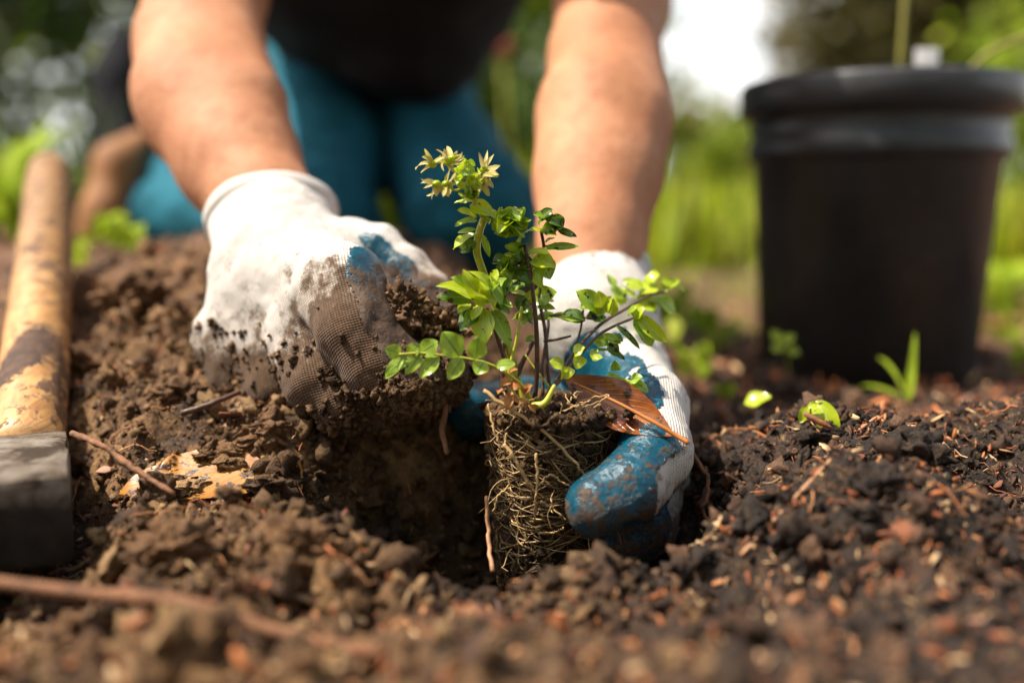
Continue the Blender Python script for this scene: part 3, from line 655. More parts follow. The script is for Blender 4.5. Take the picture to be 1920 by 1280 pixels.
def leaf_obj(name, base, tip, W, mat, parent, roll=0.0, curl=.4, cup=.35, face=None, label=None, **kw):
    base, tip = A(base), A(tip); ax = tip - base; L = np.linalg.norm(ax); ax = ax / L
    chord = max(.35, abs(math.sin(curl / 2) / (curl / 2)) if abs(curl) > .01 else 1); L = L / chord if curl < 2.4 else L
    V, Q, UV = leaf_geo(L, W, curl, cup, seed=int(rng.integers(0, 9999)), **kw)
    # turn the curled chord back on to the axis
    c = V[-1] / (np.linalg.norm(V[-1]) + 1e-9) if curl < 2.4 else A([1, 0, 0]); th = math.atan2(c[2], c[0])
    ct, st = math.cos(-th), math.sin(-th); V = np.stack([V[:, 0] * ct - V[:, 2] * st, V[:, 1], V[:, 0] * st + V[:, 2] * ct], -1)
    f = A([-.15, -.75, .62]) if face is None else A(face, float); f = f - ax * f.dot(ax); f /= np.linalg.norm(f) + 1e-9; s = np.cross(f, ax)
    cr, sr = math.cos(roll), math.sin(roll); f2 = f * cr + s * sr; s2 = s * cr - f * sr
    Wd = base + V[:, 0:1] * ax + V[:, 1:2] * s2 + V[:, 2:3] * f2
    o = obj(name, Wd, Q, mat, parent, at=base); setuv(o.data, UV)
    if label: o['label'] = label
    return o

# ------------------------------------------------------------------ the seedling and its root plug
YP = .488
ptop = P(1040, 775, .497)
plant = empty('seedling', ptop, 'bright green seedling with curled leaves and pale flowers above a root bound plug', 'seedling')
top, bot = P(1040, 772, .500), P(1022, 1085, .500); nseg, nr = 40, 64
V = []; 
for a_ in range(nseg + 1):
    t_ = a_ / nseg; c = top * (1 - t_) + bot * t_; rr_ = .0325 * (1 - t_) + .0225 * t_
    th = np.arange(nr) * 2 * math.pi / nr; V.append(c + np.stack([np.cos(th) * rr_, np.sin(th) * rr_, np.zeros(nr)], -1))
V = np.vstack(V + [top[None] + A([[0, 0, .004]]), bot[None]])
i = np.arange(nseg)[:, None] * nr; j = np.arange(nr); k = (j + 1) % nr
Q = np.stack([i + nr + j, i + nr + k, i + k, i + j], -1).reshape(-1, 4); T = np.vstack([np.stack([j, k, np.full(nr, (nseg + 1) * nr)], -1), np.stack([nseg * nr + k, nseg * nr + j, np.full(nr, (nseg + 1) * nr + 1)], -1)])
n0 = V - (top + bot) / 2; n0[:, 2] = 0; n0 /= np.linalg.norm(n0, axis=1)[:, None] + 1e-6
V = V + n0 * (.0030 * fbm(V, .012, 3, 3) + .0018 * vn(V, .0030, 4))[:, None]
plug = obj('root_plug', V, [Q, T], M['crumb'], plant, attrs={'tint': np.tile(A([.06, .036, .02]), (len(V), 1))})
def on_plug(th, t_, off):
    c = top * (1 - t_) + bot * t_; rr_ = .0325 * (1 - t_) + .0225 * t_ + off; return c + A([math.cos(th) * rr_, math.sin(th) * rr_, 0])
mb = MB()
RC = A([[.46, .31, .14], [.36, .22, .095], [.24, .14, .065], [.55, .40, .21]])
for q in range(560):
    th = rng.uniform(math.pi * 1.02, math.pi * 1.98) if q < 380 else rng.uniform(0, 6.28); t_ = rng.beta(1.3, 1.6) * .96; steps = int(rng.integers(8, 22)); pts = []
    dth, dt = (rng.choice([-1, 1]) * rng.uniform(.06, .16), rng.normal(.008, .02)); 
    if q % 5 == 0: dth, dt = rng.normal(0, .03), rng.uniform(.02, .045)
    for s_ in range(steps):
        pts.append(on_plug(th, min(max(t_, .0), 1), .0008 + .0022 * rng.random() * (.4 + math.sin(s_ / steps * 3.1)))); th += dth; t_ += dt; dth += rng.normal(0, .02); dt += rng.normal(0, .006)
        if t_ > 1 or t_ < 0: break
    if len(pts) < 5 or vn(A([[th * .03, t_ * .08, .5]]), .014, 3)[0] < -.25 - .5 * (t_ < .5) + .35 * (t_ > .7): continue
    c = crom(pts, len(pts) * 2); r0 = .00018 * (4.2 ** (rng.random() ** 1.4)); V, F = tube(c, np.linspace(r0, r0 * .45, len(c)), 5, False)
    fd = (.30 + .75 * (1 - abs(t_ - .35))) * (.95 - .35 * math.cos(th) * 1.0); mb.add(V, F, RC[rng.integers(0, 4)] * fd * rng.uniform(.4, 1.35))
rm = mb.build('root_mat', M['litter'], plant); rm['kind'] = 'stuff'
def rtube(pts, r0, r1, name='root', mat='root', wob=.0003):
    c = crom([P(*p) for p in pts], 22); c = c + rng.normal(0, wob, c.shape); V, F = tube(c, np.linspace(r0, r1, 22), 6); return obj(name, V, F, M[mat], plant)
yf = .462
rtube([(908, 732, .470), (940, 757, .467), (985, 785, .465), (1040, 825, .464), (1080, 870, .464), (1098, 893, .466)], .0011, .0006)
rtube([(945, 830, .466), (965, 860, .463), (985, 895, .463), (1003, 920, .463)], .0011, .0008)
rtube([(1005, 850, .464), (1008, 890, .462), (1005, 930, .462), (1002, 980, .463)], .0008, .0005)
rtube([(915, 755, .474), (925, 800, .469), (938, 835, .467)], .0007, .0006)
rtube([(948, 812, .466), (950, 842, .465), (970, 865, .463)], .0006, .0006)
rtube([(1010, 910, .462), (1030, 890, .462), (1055, 905, .463), (1072, 915, .465)], .0006, .0004)
rtube([(1015, 940, .462), (1040, 955, .463), (1060, 975, .464)], .0008, .0004)
rtube([(1058, 770, .466), (1090, 760, .468), (1120, 775, .472)], .0005, .0003)
rtube([(925, 960, .470), (935, 930, .468), (955, 905, .467), (940, 870, .467)], .0005, .0004)
rtube([(1010, 1000, .464), (1040, 998, .465), (1055, 990, .466)], .0006, .0004)
for q in range(14):
    a_ = rng.uniform(1040, 1130) if q % 2 else rng.uniform(930, 1010); b_ = rng.uniform(730, 775)
    rtube([(a_, b_, .478), (a_ + rng.normal(0, 22), b_ + rng.uniform(-16, 20), .472), (a_ + rng.normal(0, 35), b_ + rng.uniform(5, 40), .467)], .0004, .00025)
# crumbs on the plug top and stuck among its roots
th_ = rng.uniform(math.pi * .95, math.pi * 2.05, 900); t2_ = rng.random(900) ** .8; p = A([on_plug(a_, b_, .0012) for a_, b_ in zip(th_, t2_)]); s_ = .0006 * 4.0 ** (rng.random(900) ** 1.7)
k_ = vn(p, .012, 8) > -.1; V, F, C = scatter(T2, p[k_], s_[k_], BR[rng.integers(0, 5, k_.sum())] * .42); o = obj('plug_soil', V, F, M['crumb'], plant, attrs={'tint': C}, smooth=False); o['kind'] = 'stuff'
th_ = rng.uniform(math.pi, math.pi * 2, 240); p = A([on_plug(a_, 0, -.001 + .002 * rng.random()) for a_ in th_]) + A([0, 0, .001]) + rng.normal(0, .0012, (240, 3)); V, F, C = scatter(T2, p, .0012 * 3.0 ** (rng.random(240) ** 1.5), BR[rng.integers(0, 5, 240)] * .45); o = obj('rim_soil', V, F, M['crumb'], plant, attrs={'tint': C}, smooth=False); o['kind'] = 'stuff'
for q in range(16):
    a_ = rng.uniform(math.pi * 1.05, math.pi * 1.75); b_ = rng.uniform(.05, .9); p0 = on_plug(a_, b_, 0); c_ = [p0]; d_ = A([math.cos(a_), math.sin(a_), -.3]) * .004
    for w_ in range(5): c_.append(c_[-1] + d_ * rng.uniform(.6, 1.2)); d_ = d_ * .8 + rng.normal(0, .0016, 3) + A([0, 0, -.0009])
    V, F = tube(crom(c_, 14), np.linspace(.00035, .00015, 14), 5); obj('root', V, F, M['root'], plant)
p = np.stack([top[0] + rng.normal(0, .014, 260), top[1] + rng.normal(-.004, .013, 260), top[2] + .003 + np.abs(rng.normal(0, .002, 260))], -1)
V, F, C = scatter(T2, p, .001 * 3.0 ** rng.random(260), BR[rng.integers(0, 5, 260)] * .6); o = obj('plug_crumbs', V, F, M['crumb'], plant, attrs={'tint': C}); o['kind'] = 'stuff'

def stem(pts, r0, r1, mat='stem_dark', n=24):
    c = crom([P(*p) for p in pts], n); V, F = tube(c, np.linspace(r0, r1, n), 8); return obj('stem', V, F, M[mat], plant)
def name_ok(par): return par is not None and (par.name.startswith('stem'))
def lf(par, b, t_, w, mat='leaf', **kw):
    """b, t: (px, py[, Y]); w in picture pixels"""
    b = tuple(b) + (YP,) * (3 - len(b)); t_ = tuple(t_) + (b[2] + rng.normal(0, .004),) * (3 - len(t_)); W = w * b[2] / FPX * (1.15 if name_ok(par) else 1.0)
    return leaf_obj(kw.pop('name', 'leaf'), P(*b), P(*t_), W, M[mat], par, **kw)
def rosette(par, cx, cy, r, n, Yc, mats=('leaf', 'leaf_dark', 'leaf_lime'), w=26):
    c = A([cx, cy])
    for k in range(n):
        a_ = k * 2.4 + rng.uniform(-.3, .3); L = r * rng.uniform(.8, 1.3); b = (cx + rng.normal(0, r * .18), cy + rng.normal(0, r * .18), Yc + rng.normal(0, .003))
        t_ = (cx + math.cos(a_) * L, cy + math.sin(a_) * L * .85, Yc + rng.uniform(-.010, .008))
        lf(par, b, t_, w * rng.uniform(1.0, 1.55), mats[k % len(mats)], curl=rng.uniform(1.2, 2.3) * (1 if k % 3 else -1), cup=rng.uniform(.6, 1.3), roll=rng.uniform(-1.2, 1.2), twist=rng.uniform(-.8, .8))
# compound leaf reaching out
sA = stem([(1003, 765, .478), (985, 730, .474), (955, 703, .468), (920, 684, .464), (880, 673, .462), (835, 667, .46), (790, 662, .459), (748, 664, .458)], .0010, .0005, 'stem_green', 30)
for b, t_, w in (((752, 664), (722, 652), 26), ((765, 664), (786, 646), 24), ((788, 662), (822, 640), 32), ((862, 668), (830, 622), 42), ((893, 673), (896, 630), 34),
                 ((757, 666), (722, 710), 22), ((770, 667), (722, 702), 20), ((790, 663), (760, 702), 22), ((823, 668), (787, 708), 27), ((866, 671), (840, 712), 28), ((908, 676), (893, 702), 30), ((929, 686), (967, 682), 21)):
    lf(sA, b + (.460,), t_ + (.458,), w, 'leaf_pale', curl=rng.uniform(.2, .5), cup=rng.uniform(.15, .35), face=(0, -.95, .35), roll=rng.uniform(-.2, .2))
# tall yellow green flowering stem
sB = stem([(985, 765, .50), (965, 690, .502), (935, 590, .50), (906, 510, .494), (894, 470, .490), (899, 435, .488), (908, 408, .488)], .0020, .0019, 'stem_green', 30)
sB2 = stem([(908, 410, .488), (892, 385, .487), (886, 360, .486), (884, 340, .486), (872, 318, .486)], .0014, .0012, 'stem_green', 14)
for b, t_, w, m_ in (((882, 383), (926, 402), 30, 'leaf_lime'), ((885, 378), (852, 381), 15, 'leaf_lime'), ((893, 408), (857, 394), 20, 'leaf_lime'), ((895, 413), (853, 425), 20, 'leaf_pale'),
                     ((893, 440), (849, 466), 30, 'leaf_lime'), ((893, 455), (860, 472), 24, 'leaf_dark'), ((905, 440), (918, 482), 12, 'leaf'), ((900, 415), (922, 412), 14, 'leaf_pale'), ((893, 430), (858, 436), 10, 'leaf_pale')):
    lf(sB, b + (.487,), t_ + (.482 + rng.uniform(-.004, .01),), w, m_, curl=rng.uniform(.4, .9), cup=.5, roll=rng.uniform(-.5, .5))
rosette(sB2, 872, 318, 17, 6, .485, ('leaf_lime', 'leaf'), 22); rosette(sB2, 893, 340, 17, 5, .484, ('leaf_lime',), 22); rosette(sB2, 864, 341, 11, 5, .480, ('leaf_lime',), 16); rosette(sB2, 884, 362, 14, 5, .485, ('leaf', 'leaf_pale'), 18)
def flower(cx, cy, Yc, dirs, L, par=None):
    c = P(cx, cy, Yc); V, F = clod(2, 5, .15); f = obj('flower', V * .0021 * A([1, 1, .9]) + c, F, M['leaf_lime'], plant, at=c)
    for d in dirs:
        a_ = math.radians(d); l_ = L * rng.uniform(.8, 1.45); a_ += rng.normal(0, .15); lf(f, (cx, cy, Yc), (cx + math.cos(a_) * l_, cy - math.sin(a_) * l_, Yc - rng.uniform(-.012, .012)), rng.uniform(9, 17), 'flower', name='petal', curl=rng.uniform(-1.9, 1.9), cup=1.0, twist=rng.uniform(-.8, .8), shape=.7, nu=8, nv=5)
flower(810, 308, .484, (150, 175, 200, 225, 60, 20, 110, -20), 25); flower(838, 303, .486, (60, 30, 95, 140, -60, 0, -100), 23); flower(818, 345, .478, (170, 195, 225, 250, 275, 150, 20, 310), 28)
flower(836, 345, .480, (-70, -100, 40, 10, 80, -40), 22); flower(908, 318, .485, (75, 10, 55, -20, -60, 100, -75), 28); flower(904, 340, .486, (-50, -75, -30, 20, -110), 22); flower(848, 297, .486, (45, 70, 15, 120), 20)
for pts in ([(872, 352, .484), (852, 357, .480), (842, 345, .479)], [(872, 325, .485), (850, 318, .485), (838, 306, .486)], [(884, 330, .485), (898, 328, .485), (906, 320, .485)]):
    stem(pts, .0006, .0005, 'stem_green', 10)
# centre stem with the tight curled heads
sC = stem([(1003, 745, .488), (1007, 690, .486), (1006, 620, .484), (1000, 555, .482), (993, 505, .482), (984, 460, .483)], .0013, .0009)
rosette(sC, 955, 424, 30, 13, .483, ('leaf', 'leaf_lime', 'leaf'), 30)
rosette(sC, 938, 408, 13, 4, .482, ('leaf_lime',), 18); rosette(sC, 978, 412, 14, 4, .483, ('leaf',), 18)
rosette(sC, 972, 470, 20, 7, .486, ('leaf', 'leaf_dark'), 24); rosette(sC, 945, 500, 20, 7, .486, ('leaf_dark', 'leaf'), 26); rosette(sC, 975, 498, 24, 8, .488, ('leaf_dark', 'leaf'), 28); rosette(sC, 990, 520, 18, 5, .490, ('leaf_dark', 'leaf_dark', 'leaf'), 24)
for b, t_, w, m_, cu in (((990, 478), (1030, 476), 26, 'leaf_lime', .7), ((995, 488), (1042, 502), 36, 'leaf_lime', 1.3), ((1010, 485), (1032, 524), 38, 'leaf', .9), ((985, 490), (945, 478), 20, 'leaf_lime', .6), ((1000, 505), (1018, 540), 20, 'leaf', .6), ((960, 515), (998, 532), 26, 'leaf_dark', .5)):
    lf(sC, b + (.483,), t_ + (.480,), w, m_, curl=cu, cup=.6, roll=rng.uniform(-.5, .5))
sD = stem([(1032, 750, .496), (1027, 690, .496), (1022, 620, .498), (1012, 560, .498), (1018, 500, .497), (1020, 465, .496), (1014, 430, .494)], .0010, .0008)
for b, t_, w, m_, cu in (((1030, 412), (1000, 402), 26, 'leaf', .4), ((1012, 412), (1036, 392), 22, 'leaf_dark', .5), ((1020, 465), (1088, 463), 15, 'leaf', .6), ((1045, 430), (1082, 444), 14, 'leaf_dark', .4), ((1018, 432), (990, 432), 11, 'leaf_lime', .8), ((1020, 455), (1040, 446), 10, 'leaf_dark', .5)):
    lf(sD, b + (.492,), t_ + (.489,), w, m_, curl=cu, cup=.5, roll=rng.uniform(-.4, .4))
rosette(sD, 1034, 425, 20, 9, .491, ('leaf_dark', 'leaf', 'leaf_dark'), 24)
stem([(1018, 462, .496), (1030, 460, .494), (1042, 455, .493)], .0005, .0004)
# the big leaf bunch
sE = stem([(965, 755, .492), (950, 690, .490), (935, 640, .486), (918, 592, .480), (913, 578, .478)], .0012, .0009)
sE2 = stem([(968, 750, .485), (955, 700, .482), (968, 640, .482), (978, 575, .484)], .0011, .0007, 'stem_green')
for b, t_, w, m_, cu, ro in (((912, 563), (818, 536), 42, 'leaf_lime', .5, -.2), ((915, 570), (868, 505), 30, 'leaf_lime', 1.5, .5), ((930, 560), (876, 508), 26, 'leaf_lime', 1.2, -.5), ((905, 515), (928, 575), 26, 'leaf_lime', .5, .2), ((915, 515), (940, 580), 22, 'leaf', .6, .5),
                     ((905, 540), (845, 520), 24, 'leaf', 1.0, .4), ((905, 578), (908, 648), 40, 'leaf_lime', .4, .0), ((895, 575), (862, 622), 32, 'leaf_dark', .5, .2), ((880, 570), (858, 588), 20, 'leaf_lime', .6, .2), ((885, 560), (818, 556), 26, 'leaf_dark', .8, .6),
                     ((922, 580), (957, 650), 30, 'leaf', .4, .3), ((925, 575), (960, 575), 24, 'leaf', 1.4, .3), ((930, 560), (956, 590), 22, 'leaf_dark', 1.2, 0), ((893, 585), (870, 612), 26, 'leaf', .6, .5), ((905, 570), (885, 600), 24, 'leaf_lime', .4, -.3), ((918, 565), (935, 530), 20, 'leaf', .8, .3)):
    lf(sE, b + (.478,), t_ + (.470,), w, m_, curl=cu, cup=.45, roll=ro + rng.uniform(-.15, .15))
for b, t_, w, m_, cu in (((920, 535), (945, 505), 26, 'leaf_lime', .8), ((935, 540), (955, 520), 28, 'leaf', .7), ((945, 560), (960, 520), 22, 'leaf_dark', .5), ((955, 545), (990, 560), 26, 'leaf_lime', .6), ((965, 545), (985, 525), 30, 'leaf', .6), ((985, 555), (970, 580), 24, 'leaf_dark', .5), ((985, 565), (1010, 545), 20, 'leaf_lime', .7),
                         ((1000, 560), (1045, 548), 34, 'leaf', .5), ((1008, 575), (1042, 580), 15, 'leaf', .9), ((1012, 560), (1040, 565), 28, 'leaf_dark', .5), ((990, 535), (965, 538), 22, 'leaf_dark', .6), ((980, 590), (960, 600), 20, 'leaf', .6), ((985, 600), (1003, 615), 22, 'leaf_dark', .6), ((1005, 597), (1040, 590), 16, 'leaf', .7), ((975, 595), (998, 580), 22, 'leaf', 1.3), ((985, 640), (1002, 630), 12, 'leaf', .4)):
    lf(sE2, b + (.500,), t_ + (.500 + rng.uniform(-.008, .008),), w, m_, curl=cu, cup=.5, roll=rng.uniform(-.7, .7))
rosette(sE2, 987, 588, 16, 6, .497, ('leaf_dark', 'leaf'), 20)
# the branch leaning to the right
sF = stem([(1005, 762, .478), (1030, 735, .478), (1052, 700, .482), (1085, 650, .492), (1130, 605, .505), (1175, 578, .520), (1215, 555, .540), (1245, 545, .555)], .0013, .0007, 'stem_dark', 34)
sF2 = stem([(1020, 745, .476), (1050, 712, .480), (1092, 660, .486), (1120, 630, .492), (1150, 612, .498), (1188, 596, .505)], .0010, .0007, 'stem_dark', 26)
sF3 = stem([(1075, 660, .494), (1088, 620, .500), (1094, 578, .503)], .0006, .0006)
for b, t_, w, m_, cu in (((1130, 590), (1080, 545), 40, 'leaf', .8), ((1128, 580), (1122, 545), 26, 'leaf_lime', .7), ((1130, 585), (1145, 555), 24, 'leaf_lime', .5), ((1135, 592), (1098, 598), 30, 'leaf_dark', .6), ((1145, 590), (1150, 560), 24, 'leaf_lime', .4), ((1090, 580), (1108, 570), 22, 'leaf', .5), ((1120, 600), (1100, 590), 20, 'leaf', .4)):
    lf(sF, b + (.505,), t_ + (.502,), w, m_, curl=cu, cup=.5, roll=rng.uniform(-.5, .5))
for b, t_, w, m_, cu in (((1172, 570), (1150, 555), 26, 'leaf_lime', .4), ((1172, 560), (1145, 540), 26, 'leaf', .6), ((1155, 540), (1138, 514), 14, 'leaf', .3), ((1175, 550), (1192, 550), 26, 'leaf_lime', .4), ((1205, 540), (1168, 526), 22, 'leaf_lime', .4),
                         ((1200, 550), (1235, 532), 34, 'leaf_lime', .4), ((1195, 578), (1235, 560), 40, 'leaf_lime', .5), ((1240, 545), (1275, 525), 20, 'leaf_lime', .6), ((1225, 530), (1222, 508), 26, 'leaf_lime', .3), ((1235, 525), (1285, 545), 18, 'leaf_lime', .7), ((1230, 560), (1268, 590), 34, 'leaf_pale', .4), ((1205, 560), (1230, 545), 20, 'leaf_dark', .4), ((1215, 565), (1232, 590), 14, 'leaf_pale', .4)):
    lf(sF, b + (.545,), t_ + (.55,), w, m_, curl=cu, cup=.4, roll=rng.uniform(-.4, .4))
for b, t_, w, m_, cu in (((1190, 596), (1222, 650), 36, 'leaf', .5), ((1195, 592), (1250, 642), 28, 'leaf_lime', .9), ((1155, 610), (1200, 655), 13, 'leaf_dark', .6), ((1188, 596), (1208, 572), 28, 'leaf_lime', .9), ((1180, 590), (1195, 578), 22, 'leaf', 1.2),
                         ((1130, 628), (1165, 645), 18, 'leaf', .5), ((1145, 640), (1158, 668), 22, 'leaf_dark', .9), ((1150, 632), (1168, 640), 18, 'leaf_dark', .9), ((1112, 635), (1142, 645), 20, 'leaf', .6), ((1140, 655), (1172, 674), 15, 'leaf_dark', .4), ((1110, 660), (1145, 656), 10, 'leaf', .4)):
    lf(sF2, b + (.497,), t_ + (.494,), w, m_, curl=cu, cup=.6, roll=rng.uniform(-.5, .5))
for b, t_ in (((1056, 684), (1030, 677)), ((1092, 668), (1080, 692)), ((1068, 688), (1060, 711)), ((1122, 662), (1110, 676)), ((1075, 660), (1098, 652)), ((1062, 706), (1056, 694))):
    lf(sF2, b + (.478,), t_ + (.476,), 25, 'leaf_lime', curl=.3, cup=.3, shape=.6)
lf(sF, (1055, 590, .50), (1098, 602, .50), 30, 'leaf_dark', curl=.6, cup=.5); lf(sF, (1035, 592, .5), (1088, 604, .498), 26, 'leaf', curl=.5, cup=.5, roll=.4)
stem([(1030, 592, .499), (1060, 590, .50), (1105, 597, .50)], .0004, .0004)
stem([(1020, 640, .497), (1045, 636, .497), (1070, 630, .5)], .0008, .0006); stem([(960, 745, .50), (975, 690, .502), (1000, 640, .505)], .0016, .0011); stem([(1018, 740, .495), (1018, 680, .5), (1028, 600, .51), (1005, 545, .512)], .0009, .0008); stem([(948, 745, .50), (942, 690, .50), (944, 640, .50)], .0014, .0010)
stem([(1038, 735, .49), (1010, 700, .492), (985, 665, .495)], .0006, .0004, 'stem_green')
# yellow crown of the stem base and dried leaves
lfb = stem([(1000, 763, .470), (1022, 755, .468), (1040, 722, .470)], .0024, .0010, 'stem_green', 12)
for b, t_, w in (((955, 712), (935, 722), 20), ((960, 715), (975, 728), 22), ((948, 730), (934, 738), 22), ((958, 735), (950, 770), 20), ((955, 745), (972, 755), 18), ((985, 735), (1000, 722), 22), ((988, 740), (975, 728), 16), ((985, 765), (970, 750), 18), ((1005, 770), (990, 760), 18), ((955, 700), (970, 692), 16)):
    lf(plant, b + (.468,), t_ + (.464,), w, 'leaf_dry', name='dried_leaf', curl=rng.uniform(.6, 1.6), cup=.9, roll=rng.uniform(-.8, .8))
stem([(950, 700, .468), (955, 730, .466), (958, 760, .466)], .0005, .0004, 'needle')

# ------------------------------------------------------------------ loose leaves
o = leaf_obj('brown_leaf', P(1060, 706, .492), P(1262, 818, .462), .0262, M['leaf_brown'], None, roll=-.1, curl=-.35, cup=.5, face=(-.25, -.62, .75), nu=26, nv=13, wave=.05, shape=.95)
tag(o, 'glossy orange brown leaf lying over the top of the root plug and blue glove', 'leaf')
V, F = tube(crom([P(1075, 722, .486), P(1150, 755, .474), P(1225, 795, .463), P(1262, 817, .460), P(1290, 834, .457)], 24) + A([0, -.0008, .0012]), np.linspace(.0006, .0013, 24), 8)
mr = obj('midrib', V, F, mat_simple('leaf_stalk', (0.45, 0.16, 0.035), .35, .2, 100, .2, .0003), o)
o = leaf_obj('yellow_leaf', surf(535, 888, .0045), surf(218, 962, .0045), .034, M['leaf_yellow'], None, roll=.0, curl=.06, cup=.06, face=(.1, -.45, 1), nu=44, nv=22, wave=.05, shape=.8)
lv = o.data; co = A([v.co[:] for v in lv.vertices]); hole = vn(co, .011, 12) + .5 * vn(co, .004, 13)
import bmesh as _b0
bm_ = _b0.new(); bm_.from_mesh(lv); bm_.verts.ensure_lookup_table(); _b0.ops.delete(bm_, geom=[v for v in bm_.verts if hole[v.index] > .78], context='VERTS')
_w = WORLD[o.name]
for v in bm_.verts: v.co.z = max(v.co.z - .002, float(Hbase(A([v.co.x + _w[0]]), A([v.co.y + _w[1]]))[0]) - _w[2] + .0035, H(v.co.x + _w[0], v.co.y + _w[1]) - _w[2] + .0012)
bm_.to_mesh(lv); bm_.free()
tag(o, 'torn yellow orange leaf half buried in soil below the twig', 'leaf')
strand('leaf_stalk', [surf(520, 885, .005), surf(545, 892, .012), surf(566, 915, .009), surf(562, 940, .002)], .0010, .0008, M['leaf_yellow'], 'hooked orange leaf stalk arching over black soil beside the yellow leaf', 'leaf stalk', 16)
# scattered crumbs on the yellow leaf
for k_, (px, py, s_) in enumerate(((310, 920, .006), (400, 890, .004), (470, 905, .0035), (350, 935, .007), (500, 925, .006), (430, 945, .0035), (385, 872, .0045))):
    p_ = surf(px, py, .005); V, F = clod(4, 60 + k_, .55); o = obj('soil_clod', V * s_ * A([1.3, 1, .6]) + p_, F, M['crumb'], attrs={'tint': np.tile(BR[k_ % 5], (len(V), 1))}); tag(o, ('soil clod near the pointed end', 'soil clod on the upper edge', 'little soil clod towards the stalk end', 'biggest soil clod across the middle', 'soil clod beside the hooked stalk', 'small soil clod on the lower edge', 'soil clod just behind the top edge')[k_] + ' of the torn yellow leaf', 'soil clod')
# green scraps on the right
o = empty('green_sprout', P(1420, 748, .56), 'folded lime green cotyledon poking from the mulch, nearer the glove', 'sprout'); lf(o, (1395, 756, .56), (1446, 742, .555), 38, 'leaf_lime', curl=.5, cup=.4, face=(0, -.6, .8))
o = empty('curled_sprout', P(1535, 790, .50), 'curled lime green leaf holding a brown sliver on the dark soil', 'sprout')
lf(o, (1512, 762, .502), (1500, 792, .50), 22, 'leaf_lime', curl=.6, cup=.6, roll=.3); lf(o, (1530, 752, .506), (1568, 822, .498), 46, 'leaf_lime', curl=1.2, cup=.5, roll=-.2); lf(o, (1535, 757, .500), (1512, 765, .50), 16, 'leaf_lime', curl=.5, cup=.5)
V, F = tube(crom([P(1508, 775, .497), P(1535, 790, .494), P(1560, 802, .492)], 8), [.0008, .0016, .0017, .0016, .0016, .0014, .001, .0006], 7); obj('bark_sliver', V, F, chipme[('reddish', 0)].materials[0], o)
# weeds on the glove, behind the brown leaf
wd = empty('tiny_sprig', P(1180, 745, .492), 'tiny round leaved sprig resting on the tip of the brown leaf', 'sprig')
st = obj('stem', *tube(crom([P(1150, 700, .494), P(1175, 712, .492), P(1205, 722, .488)], 10), .0004, 5), M['stem_green'], wd)
for b, t_, w in (((1155, 695), (1152, 676), 20), ((1150, 700), (1140, 718), 20), ((1165, 708), (1150, 718), 18), ((1175, 712), (1165, 726), 22), ((1182, 712), (1205, 706), 24), ((1190, 715), (1216, 735), 20), ((1180, 715), (1180, 738), 26), ((1195, 720), (1192, 745), 18), ((1192, 738), (1196, 756), 18)):
    lf(wd, b + (.490,), t_ + (.486,), w, 'leaf_pale', curl=.3, cup=.3, shape=.65)

# ------------------------------------------------------------------ sledgehammer
h0, h1 = P(44, 868, .49), P(92, 326, .86)
hm = empty('sledgehammer', P(60, 1010, .44), 'muddy steel sledgehammer head with a worn pale wooden handle', 'sledgehammer')
ax = h1 - h0; L = np.linalg.norm(ax); n = 40; t = np.linspace(0, 1, n); c = h0 + t[:, None] * ax + np.outer(np.sin(t * 3) * .002, [1, 0, 0])
rad = np.interp(t, [0, .06, .25, .6, .92, 1], [.0190, .0190, .0188, .0186, .0184, .0170]); V, F = tube(c, rad, 28)
# oval section: a little flatter from side to side
cc = np.repeat(c, 28, 0); cc = np.vstack([cc, c[:1], c[-1:]]); V = cc + (V - cc) * A([1.0, 1, 1.12]); V += ((fbm(V, .03, 3, 4) * .0006)[:, None]) * A([1, 0, 1])
me_o = obj('handle', V, F, M['wood'], hm, at=h0)
V, F = box((-.085, -.05, -.020), (.0, .05, .0185), .0035)
ha = math.atan2(-P(131, 890, .41)[0], .41); ca, sa = math.cos(ha), math.sin(ha); hc_ = P(131, 890, .407) ; V = V + A([0, .05, 0]); V = np.stack([V[:, 0] * ca - V[:, 1] * sa, V[:, 0] * sa + V[:, 1] * ca, V[:, 2]], -1) + A([hc_[0], hc_[1], hc_[2] - .0185])
import bmesh as _bm
V[:, 1] += 0
sub = _bm.new(); bv = [sub.verts.new(v) for v in V]; [sub.faces.new([bv[i] for i in f]) for f in F[0]]; _bm.ops.subdivide_edges(sub, edges=sub.edges[:], cuts=5, use_grid_fill=True); _bm.ops.triangulate(sub, faces=sub.faces[:])
sub.verts.index_update(); V = A([v.co[:] for v in sub.verts]); F = A([[v.index for v in f.verts] for f in sub.faces]); sub.free()
V = V + (fbm(V, .02, 3, 8) * .0007)[:, None] * A([1, 1, 1])
obj('head', V, [F], M['steel'], hm)

